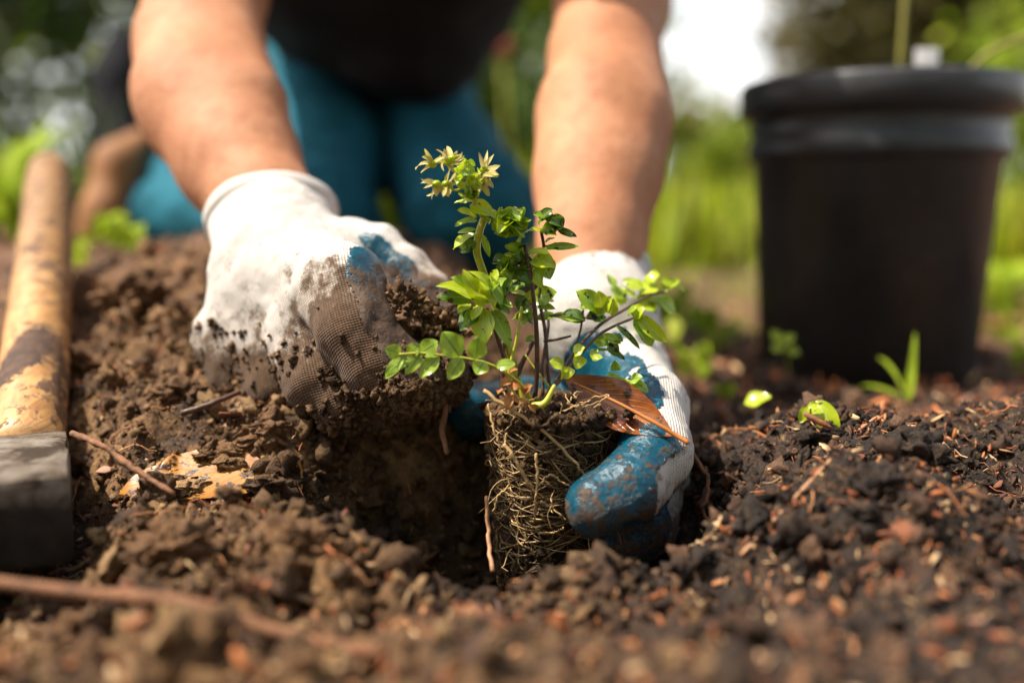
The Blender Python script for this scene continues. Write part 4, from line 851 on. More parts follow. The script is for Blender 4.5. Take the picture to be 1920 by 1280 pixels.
# ------------------------------------------------------------------ nursery pot
Yc = .885; pc = P(1618, 700, Yc); pz = float(Hbase(A([pc[0]]), A([Yc]))[0]) - .004; rim = P(1652, 160, Yc)
pot = empty('plant_pot', (pc[0], Yc, pz), 'tall black plastic nursery pot with a stepped rim standing on the mulch', 'plant pot')
tiltv = A([rim[0] - pc[0], 0, 0]) * .55; Ht = rim[2] - pz
prof = [(.0, .088), (.004, .0905), (.735, .1020), (.742, .1045), (.748, .1072), (.77, .1085), (.80, .1088), (.812, .1060), (.86, .1062), (.885, .1075), (.893, .1145), (.90, .1165), (.985, .1175), (1.0, .1155), (.998, .1125), (.90, .1060), (.86, .102), (.5, .094)]
nr = 96; V = []
for tz, r_ in prof:
    th = np.arange(nr) * 2 * math.pi / nr; flute = 1 + (0.006 * np.cos(th * 12) if tz < .72 and tz > .002 else 0) ; V.append(A([pc[0], Yc, pz]) + tiltv * tz + np.stack([np.cos(th) * r_ * flute, np.sin(th) * r_ * flute, np.full(nr, tz * Ht)], -1))
# notch cut-outs at the foot are hidden by mulch; the wall is one shell
V = np.vstack(V); i = np.arange(len(prof) - 1)[:, None] * nr; j = np.arange(nr); k = (j + 1) % nr
Q = np.stack([i + j, i + k, i + nr + k, i + nr + j], -1).reshape(-1, 4); obj('pot_wall', V, [Q], M['plastic'], pot)
th = np.arange(nr) * 2 * math.pi / nr; top_c = A([pc[0], Yc, pz]) + tiltv * .86; rings = [np.array([top_c + [0, 0, Ht * .87]])] + [top_c + np.stack([np.cos(th) * r_, np.sin(th) * r_ * .94, Ht * .86 + .004 * vn(np.stack([np.cos(th) * r_, np.sin(th) * r_, th * 0], -1), .02)], -1) for r_ in (.03, .06, .09, .1085)]
V = np.vstack(rings); F = [np.stack([1 + j, 1 + k, 0 * j], -1)] + [np.stack([1 + a_ * nr + j, 1 + (a_ + 1) * nr + j, 1 + (a_ + 1) * nr + k, 1 + a_ * nr + k], -1) for a_ in range(3)]
obj('potting_soil', V, [F[0], np.vstack(F[1:])], M['soil'], pot)
tg = P(1738, 112, .86); V, F = box(tg + A([-.010, -.0006, -.06]), tg + A([.010, .0006, .009]), .0005); tag(obj('plant_tag', V, F, M['tag']), 'white plastic plant tag sticking up from the black pot', 'plant tag')
tag(obj('pot_stalk', *tube(crom([P(1688, 170, .89), P(1690, 100, .89), P(1700, -40, .90)], 12), .0026, 8), M['pot_stem']), 'upright yellow green stalk growing in the black pot', 'stalk')
tag(obj('pot_stalk', *tube(crom([P(1790, 180, .88), P(1840, 110, .88), P(1925, 68, .87), P(2050, 10, .86)], 12), .0026, 8), M['pot_stem']), 'slanting yellow green stalk leaning over the rim of the black pot', 'stalk')

# ------------------------------------------------------------------ small green plants near the pot and left
def blade(par, b, t_, w, mat='leaf_pale', **kw): return lf(par, b, t_, w, mat, name='blade', **kw)
gp = empty('grass_shoot', P(1702, 752, .68), 'pale green grass shoot standing in front of the black pot', 'grass shoot')
blade(gp, (1702, 752, .68), (1716, 622, .70), 19, 'weed', curl=.25, cup=.6, shape=.5); blade(gp, (1700, 745, .69), (1640, 670, .74), 8, 'weed', curl=1.3, cup=.4); blade(gp, (1698, 748, .69), (1610, 725, .72), 7, 'weed', curl=1.2, cup=.4)
sp = empty('small_sprig', P(1470, 690, .74), 'small blurred green sprig against the foot of the black pot', 'sprig')
for b, t_ in (((1465, 640), (1445, 620)), ((1468, 642), (1490, 628)), ((1470, 650), (1445, 655)), ((1475, 655), (1500, 662))): lf(sp, b + (.74,), t_ + (.74,), 22, 'leaf_lime', curl=.3)
obj('stem', *tube(crom([P(1468, 640, .74), P(1475, 665, .742), P(1480, 705, .745)], 8), .0006, 5), M['stem_green'], sp)
def weed(px, Y, hgt, n, lw, label, mats=('weed',), spread=1.0, group=None, name='weed'):
    x_ = (px - 960) / FPX * Y; z_ = float(H(x_, Y)); w_ = empty(name, (x_, Y, z_), label, 'weed', group)
    for k in range(n):
        a_ = rng.uniform(0, 6.28); out = rng.uniform(.2, .75) * spread; b0 = A([x_ + math.cos(a_) * .01, Y + math.sin(a_) * .01, z_ + rng.uniform(0, .55) * hgt]); tp = A([x_ + math.cos(a_) * hgt * out, Y + math.sin(a_) * hgt * out, b0[2] + hgt * rng.uniform(.15, .55)])
        leaf_obj('leaf', b0, tp, lw * rng.uniform(.7, 1.2), M[mats[k % len(mats)]], w_, curl=rng.uniform(.3, 1.0), cup=.35, face=(0, -.3, 1), nu=8, nv=5)
    obj('stem', *tube(A([[x_, Y, z_ - .01], [x_, Y, z_ + hgt * .35], [x_ + .004, Y, z_ + hgt * .7]]), .0014, 6), M['stem_green'], w_)
weed(235, .93, .035, 9, .022, 'low lime weed at the foot of the mound by the tan boot')
weed(150, .88, .04, 10, .016, 'leafy green weed beside the wooden handle'); weed(185, .98, .05, 10, .02, 'taller green weed between handle and tan boot')
weed(1300, .80, .035, 9, .012, 'feathery yellow green weed between right glove and pot'); weed(1335, 1.0, .05, 12, .016, 'yellow green weed left of the black pot'); weed(1265, 1.1, .05, 12, .016, 'yellow green weed behind the right cuff'); weed(1375, .72, .02, 6, .008, 'tiny green weed at the left foot of the pot')
weed(1870, 1.35, .10, 16, .03, 'leafy weed behind the right side of the pot'); weed(15, 1.2, .16, 16, .04, 'broad leaved green plant behind the handle'); weed(60, 1.7, .2, 16, .04, 'dark leaved plant at the back beyond the handle', ('leaf_dark', 'leaf'))
mb = MB(); n = 520; xx, yy = pos_on(1180, 1990, .85, 2.2, n); keep = (np.hypot(xx - pc[0], yy - Yc) > .13); xx, yy = xx[keep], yy[keep]; n = len(xx)
qd = (A([[-.5, 0, 0], [.5, 0, .1], [.35, .9, .4], [-.3, .8, .35]]), A([[0, 1, 2, 3]]))
V, F, C = scatter([qd], np.stack([xx, yy, H(xx, yy) + .012 * rng.random(n)], -1), .012 * 2.2 ** rng.random(n), A([.34, .40, .03]) * rng.uniform(.4, 1.6, (n, 1)))
mb.add(V, F, C); tag(mb.build('ground_cover', M['foliage'], at=(0, 0, 0)), 'low sprinkling of small green leaves on the mulch behind the pot', 'ground cover', kind='stuff')

# ------------------------------------------------------------------ grass bank and the greenery behind
def grass(n, x0, x1, y0, y1, h0, h1, cols, name, label, w=.006, power=1.0):
    xx = rng.uniform(x0, x1, n); yy = y0 + (y1 - y0) * rng.random(n) ** power; hh = rng.uniform(h0, h1, n); a_ = rng.uniform(0, 6.28, n); lean = rng.uniform(.1, .6, n) * hh; ww = w * rng.uniform(.6, 1.5, n) * (1 + .12 * yy)
    zz = Hbase(xx, yy) ; dx, dy = np.cos(a_), np.sin(a_); px_, py_ = -dy * ww, dx * ww
    v = np.zeros((n, 5, 3)); v[:, 0] = np.stack([xx - px_, yy - py_, zz], -1); v[:, 1] = np.stack([xx + px_, yy + py_, zz], -1)
    mx, my = xx + dx * lean * .35, yy + dy * lean * .35; v[:, 2] = np.stack([mx + px_ * .8, my + py_ * .8, zz + hh * .6], -1); v[:, 3] = np.stack([mx - px_ * .8, my - py_ * .8, zz + hh * .6], -1); v[:, 4] = np.stack([xx + dx * lean, yy + dy * lean, zz + hh], -1)
    b = (np.arange(n) * 5)[:, None]; Qd = b + A([[0, 1, 2, 3]]); Tr = b + A([[3, 2, 4]])
    c = A(cols)[rng.integers(0, len(cols), n)] * rng.uniform(.6, 1.35, (n, 1)); o = obj(name, v.reshape(-1, 3), [Tr, Qd], M['foliage'], at=(0, 0, 0), attrs={'tint': np.repeat(c, 5, 0)}); tag(o, label, 'grass', kind='stuff')
GC = [(.36, .46, .015), (.46, .52, .02), (.22, .31, .015), (.52, .54, .03), (.24, .24, .05)]
grass(15000, -1.2, 4.2, 2.3, 6.0, .05, .26, GC, 'grass', 'bright green grass growing behind the mulch', .008, 1.2)
grass(13000, -7, 9, 5.5, 16, .12, .5, GC, 'meadow_grass', 'tall grass further back under the trees', .012, 1.2)
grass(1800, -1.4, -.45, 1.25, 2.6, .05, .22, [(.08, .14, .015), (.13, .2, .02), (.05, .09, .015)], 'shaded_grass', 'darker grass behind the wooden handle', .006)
def tree(x_, y_, hgt, tr, clumps, leafn, leafs, cols, label, name='tree', cat='tree', group=None, lean=0.0, limbs=6, zmin=.0):
    z0 = float(Hbase(A([x_]), A([y_]))[0]); t_ = empty(name, (x_, y_, z0), label, cat, group)
    pts = crom([[x_, y_, z0 - .1], [x_ + lean * .3, y_, z0 + hgt * .35], [x_ + lean, y_ + .1, z0 + hgt * .8]], 10); V, F = tube(pts, np.linspace(tr, tr * .35, 10), 12); V = V + (vn(V, tr * .8, 3) * tr * .12)[:, None]; obj('trunk', V, F, M['bark'], t_)
    cl = []
    for (cx, cy, cz, r_) in clumps: cl.append((x_ + cx, y_ + cy, z0 + cz, r_))
    for k in range(min(limbs, len(cl))):
        s_ = pts[int(rng.integers(3, 9))]; e_ = A(cl[k][:3]); m_ = (s_ + e_) / 2 + A([0, 0, .08 * hgt]) * rng.uniform(-.3, 1); V, F = tube(crom([s_, m_, e_], 8), np.linspace(tr * .4, tr * .08, 8), 7); obj('limb', V, F, M['bark'], t_)
    mb = MB(); q = (A([[-.5, 0, 0], [0, -.28, .06], [.55, 0, 0], [0, .28, .06]]), A([[0, 1, 2, 3]]))
    for cx, cy, cz, r_ in cl:
        n = int(leafn * (r_ ** 2) / np.mean([c_[3] ** 2 for c_ in cl])); d = rng.normal(size=(n, 3)); d /= np.linalg.norm(d, axis=1)[:, None]; rad = r_ * rng.random(n) ** .45 * (1 + .35 * fbm(d * 1.0 + cx, .7, 2, 2)); p_ = A([cx, cy, cz]) + d * rad[:, None] * A([1.1, 1, .8])
        p_ = p_[p_[:, 2] > z0 + zmin]; n = len(p_)
        V, F, C = scatter([q], p_, leafs * rng.uniform(.6, 1.5, n), A(cols)[rng.integers(0, len(cols), n)] * rng.uniform(.6, 1.4, (n, 1))); mb.add(V, F, C)
    mb.build('crown', M['foliage'], t_, smooth=False)
def ring(n, w, h0, h1, r0, r1, d=.6): return [(rng.uniform(-w, w), rng.uniform(-d, d), rng.uniform(h0, h1), rng.uniform(r0, r1)) for _ in range(n)]
DG = [(.035, .07, .012), (.06, .11, .015), (.02, .04, .01), (.10, .16, .02)]; LG = [(.26, .38, .02), (.38, .48, .03), (.15, .23, .015), (.46, .50, .04)]; OG = [(.14, .13, .04), (.20, .16, .06), (.08, .085, .025), (.30, .22, .06)]
# dark shrubs at the left
tree(-1.35, 2.6, 1.6, .03, ring(10, .65, .25, 1.6, .25, .42, .3), 330, .06, DG, 'dense dark shrub filling the far left background', 'shrub', 'shrub')
tree(-.55, 3.3, 1.6, .035, ring(8, .5, .3, 1.7, .25, .42, .3), 300, .06, DG, 'dark green shrub behind the bare left forearm', 'shrub', 'shrub')
tree(-2.5, 4.0, 2.6, .05, ring(16, 1.1, .3, 2.7, .45, .7, .4), 520, .09, DG, 'tall dark shrub at the far left edge behind the others', 'shrub', 'shrub')
tree(-4.6, 8.5, 6.5, .18, ring(22, 2.8, .6, 6.0, .9, 1.5), 520, .16, DG + LG, 'broad leafy tree far back on the left')
tree(-.9, 11, 6.5, .16, ring(18, 1.9, .8, 6.4, .8, 1.3), 480, .15, LG, 'light green tree behind the kneeling person')
tree(.12, 7.5, 2.2, .05, ring(11, .35, .4, 2.3, .3, .42, .4), 420, .09, LG, 'thin pale green tree seen between the arms', limbs=4)
for k, (hx, hz) in enumerate(((.35, .75), (1.0, .62), (1.6, .7), (2.3, .75))):
    tree(hx, 8.2, hz, .03, ring(6, .34, .15, hz, .22, .32, .3), 260, .075, LG, ('rounded yellow green bush low between the arms', 'yellow green bush touching the right forearm', 'yellow green bush under the open white sky', 'yellow green bush behind the left rim of the pot')[k], 'bush', 'bush', limbs=2)
# sky gap between x 1220 and 1450 px; low bush under it
tree(2.0, 9.5, 1.5, .06, ring(9, .45, .3, 1.0, .35, .45, .4), 360, .10, OG + LG, 'low olive bush below the white patch of sky', 'shrub', 'shrub', limbs=3)
tree(.95, 10.5, .8, .05, ring(5, .8, .2, .65, .25, .38, .4), 200, .10, LG, 'low light green bush behind the right forearm', 'shrub', 'shrub', limbs=3)
tree(2.85, 7.0, 3.6, .26, ring(22, .6, .5, 3.2, .45, .7, .5) + [(-.80, 0, z_, .38) for z_ in (.5, .9, 1.3, 1.75, 2.2)], 760, .085, OG, 'thick trunked olive brown tree behind the black pot', lean=.2)
tree(4.6, 8.0, 4.2, .14, ring(20, 1.0, .5, 4.0, .5, .9, .6), 480, .11, LG + OG, 'leafy green tree at the right edge behind the pot')
tree(2.15, 4.0, 1.3, .03, ring(8, .40, .2, 1.15, .18, .32, .3), 240, .055, LG, 'bright green shrub right of the black pot', 'shrub', 'shrub')
tree(9.5, 16, 7, .2, ring(10, 3, 1.2, 7, 1.2, 1.8), 300, .22, LG + DG, 'far tree at the right behind the nearer ones')
tree(-11, 17, 8, .25, ring(12, 3.5, 1, 8, 1.3, 2), 320, .24, DG + LG, 'far tree at the back left')
# unseen trees added behind the viewer to hold back horizon sky light
tree(-4.5, -5.0, 6.5, .2, ring(14, 2.4, .8, 6.2, 1.0, 1.5, 1.0), 260, .26, DG + LG, 'leafy unseen tree added behind the viewer to block sky light, nearer the tool side')
tree(.5, -6.5, 7.0, .2, ring(16, 2.6, .8, 6.6, 1.0, 1.6, 1.0), 260, .26, DG + LG, 'tall unseen tree added straight behind the viewer to block sky light')
tree(5.2, -4.5, 6.5, .2, ring(14, 2.4, .8, 6.2, 1.0, 1.5, 1.0), 260, .26, DG + LG, 'leafy unseen tree added behind the viewer to block sky light, nearer the pot side')
# red bloom seen between arm and shirt
fl = empty('red_flower', P(940, 90, 2.6), 'blurred dusky red bloom in the greenery between shirt and bare arm', 'flower')
for k in range(14):
    a_ = k * 2.4; b = P(940, 90, 2.6); leaf_obj('petal', b, b + A([math.cos(a_) * .035, -.01, math.sin(a_) * .035]) * rng.uniform(.6, 1), .03, mat_red if k else globals().setdefault('mat_red', mat_simple('red_petal', (0.32, 0.05, 0.05), .5, .3, 40, .1, .001)), fl, curl=.6, cup=.6, nu=7, nv=5)
b = P(940, 90, 2.6); obj('stem', *tube(A([[b[0], b[1], float(H(b[0], b[1]))], [b[0] + .02, b[1], b[2] * .5], b]), .004, 6), M['stem_green'], fl)
yl = empty('yellow_leaf_sprig', P(195, 115, 1.9), 'single yellow leaf catching sun in the dark shrub by the forearm', 'leaf'); yl['label'] = 'single yellow leaf catching sun in the dark shrub by the forearm'
b = P(195, 140, 1.9); leaf_obj('leaf', b, P(197, 88, 1.9), .05, M['leaf_lime'], yl, curl=.3, cup=.2, face=(0, -.5, .8)); obj('stem', *tube(A([[b[0] - .05, b[1], float(H(b[0] - .05, b[1]))], [b[0] - .03, b[1], b[2] * .5], b]), .003, 6), M['stem_dark'], yl)

# ------------------------------------------------------------------ the kneeling person
person = empty('person', (-.10, 1.10, .03), 'kneeling person in charcoal shirt and teal jeans, both gloved hands at the seedling', 'person')
S1, S2 = P(362, -330, .96), P(1168, -330, .97)
prims = []
prims += chain([(520, 460, .595, .026), (500, 385, .625, .0275), (446, 300, .665, .037), (390, 200, .71, .0435), (376, 95, .765, .0430), (385, -20, .83, .0445), (380, -160, .90, .052)]) + [dict(a=P(380, -160, .90), b=S1, ra=.052, rb=.062)]
prims += chain([(1112, 560, .605, .027), (1110, 450, .635, .0305), (1122, 330, .675, .0395), (1130, 225, .71, .0432), (1133, 110, .765, .0385), (1148, 10, .82, .0425), (1160, -160, .90, .050)]) + [dict(a=P(1160, -160, .90), b=S2, ra=.05, rb=.062)]
prims += chain([(425, 90, .74, .026), (450, 200, .685, .030), (480, 320, .640, .020)], k=.010) + chain([(335, 60, .76, .024), (330, 170, .70, .028), (410, 300, .65, .018)], k=.010) + chain([(1185, 120, .74, .020), (1185, 230, .69, .026), (1165, 350, .65, .018)], k=.010)
mid = (S1 + S2) / 2; neck0 = mid + A([0, -.02, .03]); neck1 = mid + A([0, -.09, .10]); hc = mid + A([0, -.14, .17])
prims += [dict(a=S1, b=S2, ra=.065, rb=.065, k=.04), dict(a=neck0, b=neck1, ra=.058, rb=.055, k=.03), dict(a=hc + A([0, .03, .03]), b=hc + A([0, -.02, -.03]), ra=.088, rb=.072, k=.03), dict(a=hc + A([0, -.05, -.06]), b=hc + A([0, -.06, -.075]), ra=.045, rb=.032, k=.02),
          dict(a=hc + A([0, -.098, -.012]), b=hc + A([0, -.112, -.045]), ra=.009, rb=.014, k=.008), dict(a=hc + A([-.084, .0, -.02]), b=hc + A([-.090, .005, .01]), ra=.010, rb=.014, k=.006), dict(a=hc + A([.084, .0, -.02]), b=hc + A([.090, .005, .01]), ra=.010, rb=.014, k=.006),
          dict(a=hc + A([-.02, -.095, -.072]), b=hc + A([.02, -.095, -.072]), ra=.008, rb=.008, k=.006), dict(a=hc + A([-.05, -.082, .012]), b=hc + A([.05, -.082, .012]), ra=.010, rb=.010, k=.012), dict(a=mid, b=mid + A([0, .12, -.05]), ra=.09, rb=.10, k=.04)]
def skn(V, N, w): return .0012 * fbm(V, .05, 2, 3)
V, Qd, Nn, w_ = blob(prims, .0065, .022, skn)
body = obj('body', V, Qd, M['skin'], person)
for s_ in (-1, 1):
    e_ = hc + A([s_ * .030, -.0745, -.010]); Vi, Fi = ICO[3]; ey = obj('eye', Vi * .0115 + e_, Fi, M['eye'], person); obj('iris', Vi * A([.0055, .002, .0055]) + e_ + A([0, -.0105, 0]), Fi, M['hair'], ey)
Vi, Qi, Ni, wi = blob([dict(a=hc + A([0, .045, .045]), b=hc + A([0, .0, .052]), ra=.088, rb=.080), dict(a=hc + A([-.05, .03, .0]), b=hc + A([.05, .03, .0]), ra=.06, rb=.06)], .008, .03, lambda V, N, w: .003 * vn(V, .012, 2)); obj('hair', Vi, Qi, M['hair'], person)
# shirt
mz = A([0, 0, 1.0]); C0 = mid + A([0, .03, -.03]); hip = A([-.10, 1.42, .33])
sp_ = [dict(a=S1 + A([-.0, .01, .01]), b=S2 + A([0, .01, .01]), ra=.084, rb=.084, k=.04), dict(a=S1 + A([.05, .06, -.04]), b=hip + A([-.08, 0, .05]), ra=.10, rb=.11, k=.05), dict(a=S2 + A([-.13, .06, -.04]), b=hip + A([-.02, 0, .05]), ra=.085, rb=.085, k=.05),
       dict(a=S1, b=S1 * .45 + P(380, -160, .90) * .55, ra=.074, rb=.066, k=.03), dict(a=S2, b=S2 * .45 + P(1160, -160, .90) * .55, ra=.074, rb=.066, k=.03), dict(a=mid + A([0, .04, -.04]), b=A([-.13, 1.18, .355]), ra=.10, rb=.07, k=.05), dict(a=A([-.20, 1.16, .385]), b=A([-.09, 1.16, .37]), ra=.06, rb=.07, k=.05), dict(a=A([-.12, 1.12, .34]), b=A([-.10, 1.14, .32]), ra=.05, rb=.045, k=.05), dict(a=A([-.19, 1.05, .415]), b=A([-.11, 1.05, .42]), ra=.08, rb=.075, k=.05)]
V, Qd, Nn, w_ = blob(sp_, .009, .04, lambda V, N, w: .006 * np.abs(fbm(V * A([1, .5, .5]), .06, 3, 6)))
keep = np.ones(len(V), bool)
obj('shirt', V, Qd, M['shirt'], person)
# jeans: thighs come forward to the knees, shins fold back along the ground
jp = []
jp += [dict(a=A([-.255, 1.36, .325]), b=P(592, 425, 1.02), ra=.082, rb=.061, k=.02), dict(a=P(590, 430, 1.02), b=P(540, 415, 1.12), ra=.062, rb=.056, k=.02), dict(a=P(540, 415, 1.12), b=P(305, 400, 1.22), ra=.056, rb=.046, k=.02), dict(a=P(330, 350, 1.24), b=P(290, 330, 1.27), ra=.040, rb=.036, k=.012)]
jp += [dict(a=A([-.145, 1.40, .30]), b=P(880, 402, 1.06), ra=.074, rb=.070, k=.02), dict(a=P(884, 400, 1.04), b=A([-.06, 1.38, .09]), ra=.062, rb=.05, k=.02)]
jp += [dict(a=A([-.23, 1.42, .30]), b=A([-.14, 1.42, .30]), ra=.10, rb=.085, k=.04)]
V, Qd, Nn, w_ = blob(jp, .0075, .02, lambda V, N, w: .005 * np.abs(fbm(V * A([.7, .6, 1.4]), .05, 3, 8)))
obj('jeans', V, Qd, M['denim'], person)
# boot lying on its side behind the handle: tan sole to the left, black upper
fb = [dict(a=P(268, 330, 1.26), b=P(225, 300, 1.32), ra=.040, rb=.040), dict(a=P(225, 300, 1.32), b=P(225, 160, 1.36), ra=.042, rb=.035), dict(a=P(225, 160, 1.36), b=P(240, 100, 1.38), ra=.036, rb=.032)]
V, Qd, Nn, w_ = blob(fb, .006, .02); bt = obj('boot', V, Qd, M['boot'], person)
V, Qd, Nn, w_ = blob([dict(a=A([-.06, 1.38, .085]), b=A([-.06, 1.47, .10]), ra=.048, rb=.042), dict(a=A([-.06, 1.47, .10]), b=A([-.055, 1.50, .06]), ra=.042, rb=.034)], .007, .02); obj('boot', V, Qd, M['boot'], person)
fs = [dict(a=P(200, 400, 1.19), b=P(222, 310, 1.21), ra=.027, rb=.026), dict(a=P(222, 310, 1.21), b=P(262, 272, 1.24), ra=.026, rb=.020)]; V, Qd, Nn, w_ = blob(fs + [dict(a=P(178, 440, 1.18), b=P(200, 400, 1.19), ra=.022, rb=.027)], .005, .02); obj('sole', V, Qd, M['boot_sole'], bt)

# ------------------------------------------------------------------ gloves
def glove(name, prims, res, k, dirt, zlim=None, label=None, wr=.0016):
    def nz(V, N, w): return wr * .7 * fbm(V, .018, 2, 5) + .0006 * vn(V, .005, 7)
    V, Qd, Nn, who = blob(prims, res, k, nz, .02); Nn = vnorm(V, Qd)
    D = np.clip(dirt(V), 0, 1.3); e = .14 * vn(V, .010, 9) + .07 * vn(V, .003, 10)
    cd = A([p.get('coat', (0, 0, 0)) for p in prims], float)[who]; ct = A([p.get('ct', 2.0) for p in prims])[who]
    cd = cd / (np.linalg.norm(cd, axis=1)[:, None] + 1e-9); m = (Nn * cd).sum(1) - ct + e
    # soften the field over the surface
    for it in range(6):
        s_ = m[Qd].mean(1); acc = np.zeros(len(V)); cn = np.zeros(len(V))
        for c in range(4): np.add.at(acc, Qd[:, c], s_); np.add.at(cn, Qd[:, c], 1)
        m = acc / np.maximum(cn, 1)
    if zlim is not None: m = np.minimum(m, zlim(V) * 8 + e)
    a1 = A(prims[0]['a']); a2 = A(prims[0]['b']); ax = (a2 - a1) / np.linalg.norm(a2 - a1); sx = np.cross(ax, [0, -1, 0]); sx /= np.linalg.norm(sx)
    UV = np.stack([(V - a1) @ sx, (V - a1) @ ax], -1)
    kn = obj(name, V, Qd, M['knit'], person, attrs={'dirt': D}); setuv(kn.data, UV)
    if label: kn['label'] = label
    f = Qd[(m[Qd] > 0).all(1)]; u, inv = np.unique(f, return_inverse=True); f = inv.reshape(f.shape); edge = np.clip(m[u] * 9, .0, 1)
    Vc = V[u] + Nn[u] * (.0002 + .0009 * edge)[:, None]; obj('rubber_coating', Vc, f, M['coat'], kn, at=WORLD[kn.name], attrs={'dirt': D[u] * .82})
    return kn
def cuff(par, c0, c1, r0, r1, flat=.82, stitch=False, wide=(1, 0, 0)):
    ax = c1 - c0; L = np.linalg.norm(ax); ax = ax / L; wx = A(wide, float); wx -= ax * wx.dot(ax); wx /= np.linalg.norm(wx); dp = np.cross(ax, wx); nr = 120; V = []; st = []; UV = []
    ts = [(.10, .90), (.03, .93), (.0, .985), (-.012, 1.02), (.0, 1.045), (.03, 1.06), (.09, 1.06), (.125, 1.045), (.14, 1.015), (.155, 1.0)] + [(t_, 1 - .0 * t_) for t_ in np.linspace(.18, 1.0, 22)]
    for q, (t_, s_) in enumerate(ts):
        th = np.arange(nr) * 2 * math.pi / nr; r_ = (r0 * (1 - ss(.0, 1.0, max(t_, 0))) + r1 * ss(.0, 1.0, max(t_, 0))) * s_
        wob = 1 + .012 * np.sin(3 * th + 1) + .008 * np.sin(7 * th) * (1 if q > 8 else .3); V.append(c0 + ax * L * t_ + (np.cos(th) * r_ * wob)[:, None] * wx + (np.sin(th) * r_ * flat * wob)[:, None] * dp); st.append(np.full(nr, 1.0 if stitch and .085 < t_ < .13 and q > 4 else 0.0)); UV.append(np.stack([th * r_, np.full(nr, L * t_)], -1))
    V = np.vstack(V); V = V + (vn(V, .015, 4) * .0008)[:, None] * dp; i = np.arange(len(ts) - 1)[:, None] * nr; j = np.arange(nr); k = (j + 1) % nr; Qd = np.stack([i + j, i + k, i + nr + k, i + nr + j], -1).reshape(-1, 4)
    s = np.concatenate(st); s = s * (vn(V, .004, 5) > -.3) * .8
    o = obj('cuff', V, Qd, M['cuff'], par, attrs={'dirt': np.zeros(len(V)), 'stitch': s}); setuv(o.data, np.vstack(UV)); return o

# glove with the soil on it (viewer's left)
pr = [dict(a=P(518, 440, .595), b=P(535, 520, .578), ra=.0335, rb=.0345)]
W0 = (535, 515, .578)
pr += chain([W0 + (.034,), (440, 632, .572, .0235)], k=.016) + chain([W0 + (.034,), (510, 640, .555, .0235)], k=.016) + chain([W0 + (.034,), (575, 615, .538, .0235)], k=.016) + chain([W0 + (.032,), (640, 545, .520, .0235)], k=.016)
pr += chain([(436, 640, .570, .0215), (448, 700, .560, .0165), (492, 745, .553, .0145)], coat=(.7, -.1, -.6), ct=.45, k=.006)
pr += chain([(505, 655, .550, .0205), (512, 725, .535, .0155), (545, 775, .533, .0140)], coat=(.9, -.1, -.2), ct=.62, k=.005)
pr += chain([(572, 640, .530, .0205), (592, 715, .512, .0165), (645, 755, .508, .0152), (712, 765, .512, .014)], coat=(.8, -.1, -.6), ct=.72, k=.005)
pr += chain([(640, 535, .518, .0220), (668, 620, .500, .0195), (708, 680, .494, .0178)], coat=(.95, -.45, .1), ct=.52, k=.006) + chain([(708, 680, .494, .0178), (768, 718, .492, .0168), (826, 702, .500, .0150)], coat=(.6, -.2, .75), ct=.35, k=.006)
pr += chain([(610, 500, .575, .022), (655, 466, .574, .0155)], k=.010) + chain([(655, 466, .574, .0155), (708, 466, .570, .0125), (762, 506, .563, .0120), (806, 552, .555, .0122), (836, 592, .548, .0118)], coat=(-.25, -.60, -.75), ct=.0, k=.006)
pr += chain([(650, 545, .555, .018), (700, 580, .548, .016), (745, 610, .538, .015)], coat=(.5, -.6, .3), ct=-.6, k=.006)
ax0, ay0 = P(470, 560, .56), P(760, 720, .5)
def dirtL(V):
    zc = V[:, 2]; s = ss(P(0, 520, .55)[2], P(0, 740, .52)[2], zc); r_ = ss(-.125, -.085, V[:, 0]) ; left = ss(P(0, 620, .56)[2], P(0, 720, .56)[2], zc)
    d = .12 * ss(P(0, 430, .55)[2], P(0, 500, .55)[2], zc) + .44 * s + .62 * r_ * ss(P(0, 430, .55)[2], P(0, 560, .55)[2], zc) + .62 * left + .75 * ss(P(0, 680, .5)[2], P(0, 760, .5)[2], zc); return d
gl = glove('glove', pr, .0016, .006, dirtL, label='soil caked white knit glove with blue palm holding loose earth')
cuff(gl, P(508, 402, .618), P(533, 535, .574), .0385, .0352, .86, wide=(1, 0, -.10))
# glove cupping the plug (viewer's right)
pr = [dict(a=P(1118, 545, .61), b=P(1120, 600, .59), ra=.0305, rb=.032)]; W1 = (1122, 600, .590)
pr += chain([W1 + (.031,), (1200, 735, .555, .0205)], k=.014, coat=(-.75, -.60, -.2), ct=.25) + chain([W1 + (.030,), (1165, 760, .585, .022)], k=.014, coat=(-.75, -.55, -.35), ct=.0) + chain([W1 + (.028,), (1120, 770, .60, .021)], k=.014, coat=(-.7, -.6, -.3), ct=0)
pr += chain([(1172, 690, .560, .0200), (1218, 765, .515, .0195)], coat=(-.80, -.60, .05), ct=.28, k=.010) + chain([(1218, 765, .515, .0195), (1232, 848, .478, .0165)], coat=(-.80, -.60, .05), ct=.22, k=.008)
pr += chain([(1232, 848, .478, .0165), (1188, 912, .458, .0150)], coat=(-.85, -.45, .25), ct=-.05, k=.007) + chain([(1188, 912, .458, .0150), (1120, 948, .449, .0140)], coat=(-.9, -.4, .2), ct=-1.5, k=.006)
pr += chain([(1215, 800, .545, .0190), (1228, 900, .525, .0175), (1210, 985, .505, .0160), (1140, 1040, .495, .0150)], coat=(-.8, -.6, .0), ct=-.05, k=.006)
pr += chain([(1165, 760, .585, .0205), (1085, 770, .592, .0165), (965, 760, .575, .0155), (885, 768, .545, .0143)], coat=(-.3, -1, .1), ct=-1.5, k=.005)
pr += chain([(1150, 830, .590, .0190), (1085, 850, .592, .016), (965, 850, .575, .0150), (905, 848, .560, .0135)], coat=(-.3, -1, .1), ct=-1.5, k=.005)
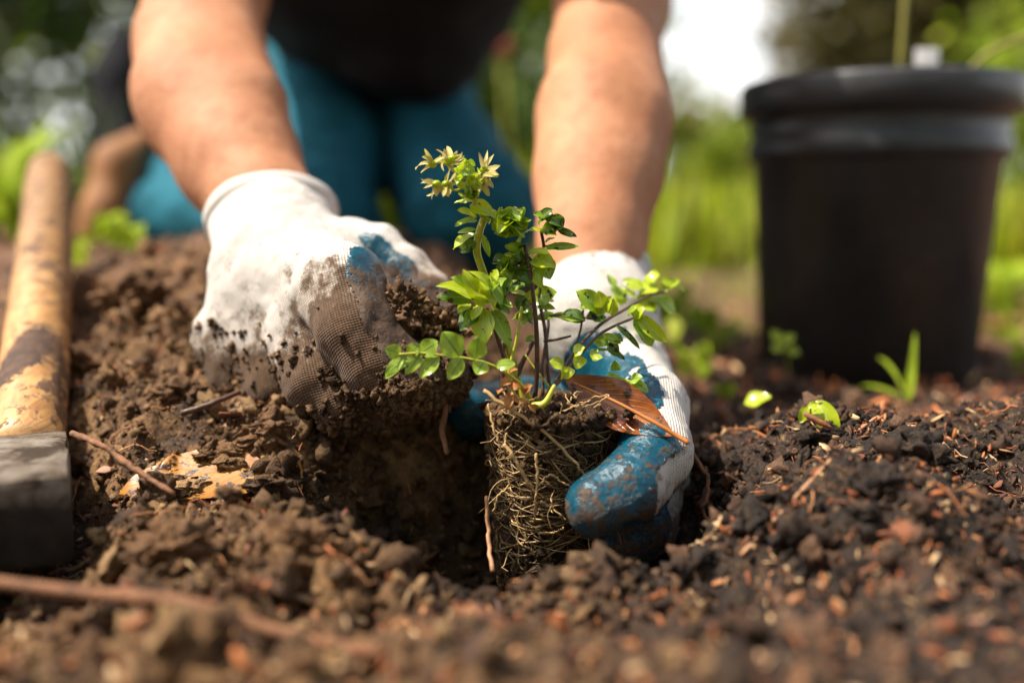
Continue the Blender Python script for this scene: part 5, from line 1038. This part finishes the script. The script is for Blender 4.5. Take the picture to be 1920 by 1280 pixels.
def dirtR(V): return .15 + .30 * ss(P(0, 700, .5)[2], P(0, 960, .47)[2], V[:, 2]) + .1 * ss(P(0, 930, .5)[2], P(0, 1010, .5)[2], V[:, 2])
zt = P(0, 632, .58)[2]
gr = glove('glove', pr, .0016, .006, dirtR, zlim=lambda V: (zt - V[:, 2]), wr=.0009, label='cleaner white glove with shiny blue rubber thumb wrapped round the root plug')
cuff(gr, P(1114, 505, .628), P(1121, 615, .585), .0335, .0325, .86, stitch=True, wide=(1, 0, .05))

# soil held in the dirty glove, and crumbs stuck to it
def lump(px, py, Yd, size, seed, label, scl=(1.1, .9, .85), dark=1.0):
    p_ = P(px, py, Yd); V, F = ICO[6]; d = 1 + .32 * fbm(V + seed, .8, 2, seed) + .5 * (np.abs(fbm(V + seed, .30, 3, seed + 3)) - .3) + .12 * vn(V, .08, 4); V = V * d[:, None] * size * A(scl) + p_
    c = A([.10, .056, .03]) * dark * (1 + .5 * vn(V, .006, 5))[:, None]; o = obj('soil_lump', V, F, M['crumb'], attrs={'tint': c}); tag(o, label, 'soil lump'); return o
lump(748, 585, .508, .0150, 3, 'crumbling lump of soil held between thumb and finger of the dirty glove'); lump(806, 612, .515, .0120, 9, 'darker lump of soil beside the held lump, behind the leaves', dark=.6)
gv = A([v.co[:] for v in gl.data.vertices]) + WORLD[gl.name]; gn = A([v.normal[:] for v in gl.data.vertices])
w_ = ss(P(570, 0, .5)[0], P(760, 0, .5)[0], gv[:, 0]) * ss(P(0, 640, .5)[2], P(0, 740, .5)[2], gv[:, 2]) + .05 * ss(P(0, 560, .5)[2], P(0, 700, .5)[2], gv[:, 2]); w_ = w_ * np.clip(.5 + 1.2 * vn(gv, .012, 6), 0, 1.5); c_ = rng.choice(len(gv), 2600, p=w_ / w_.sum())
V, F, C = scatter(T2, gv[c_] + gn[c_] * .0004, .0006 * 3.6 ** (rng.random(2600) ** 1.6), BR[rng.integers(0, 5, 2600)] * .45); o = obj('caked_mud', V, F, M['crumb'], gl, at=WORLD[gl.name], attrs={'tint': C}, smooth=False); o['kind'] = 'stuff'
mb = MB(); n = 520; pxs = rng.normal(765, 45, n); pys = rng.normal(612, 30, n)
p = A([P(a_, b_, .500 + .012 * rng.random()) for a_, b_ in zip(pxs, pys)]); V, F, C = scatter(T2, p, .0007 * 3.6 ** rng.random(n), BR[rng.integers(0, 5, n)]); mb.add(V, F, C)
tag(mb.build('held_crumbs', M['crumb'], smooth=False), 'loose crumbs of earth spilling over the dirty glove fingers', 'soil', kind='stuff')
print('tris', sum(len(o.data.polygons) for o in bpy.data.objects if o.type == 'MESH'), 'objs', len(bpy.data.objects))
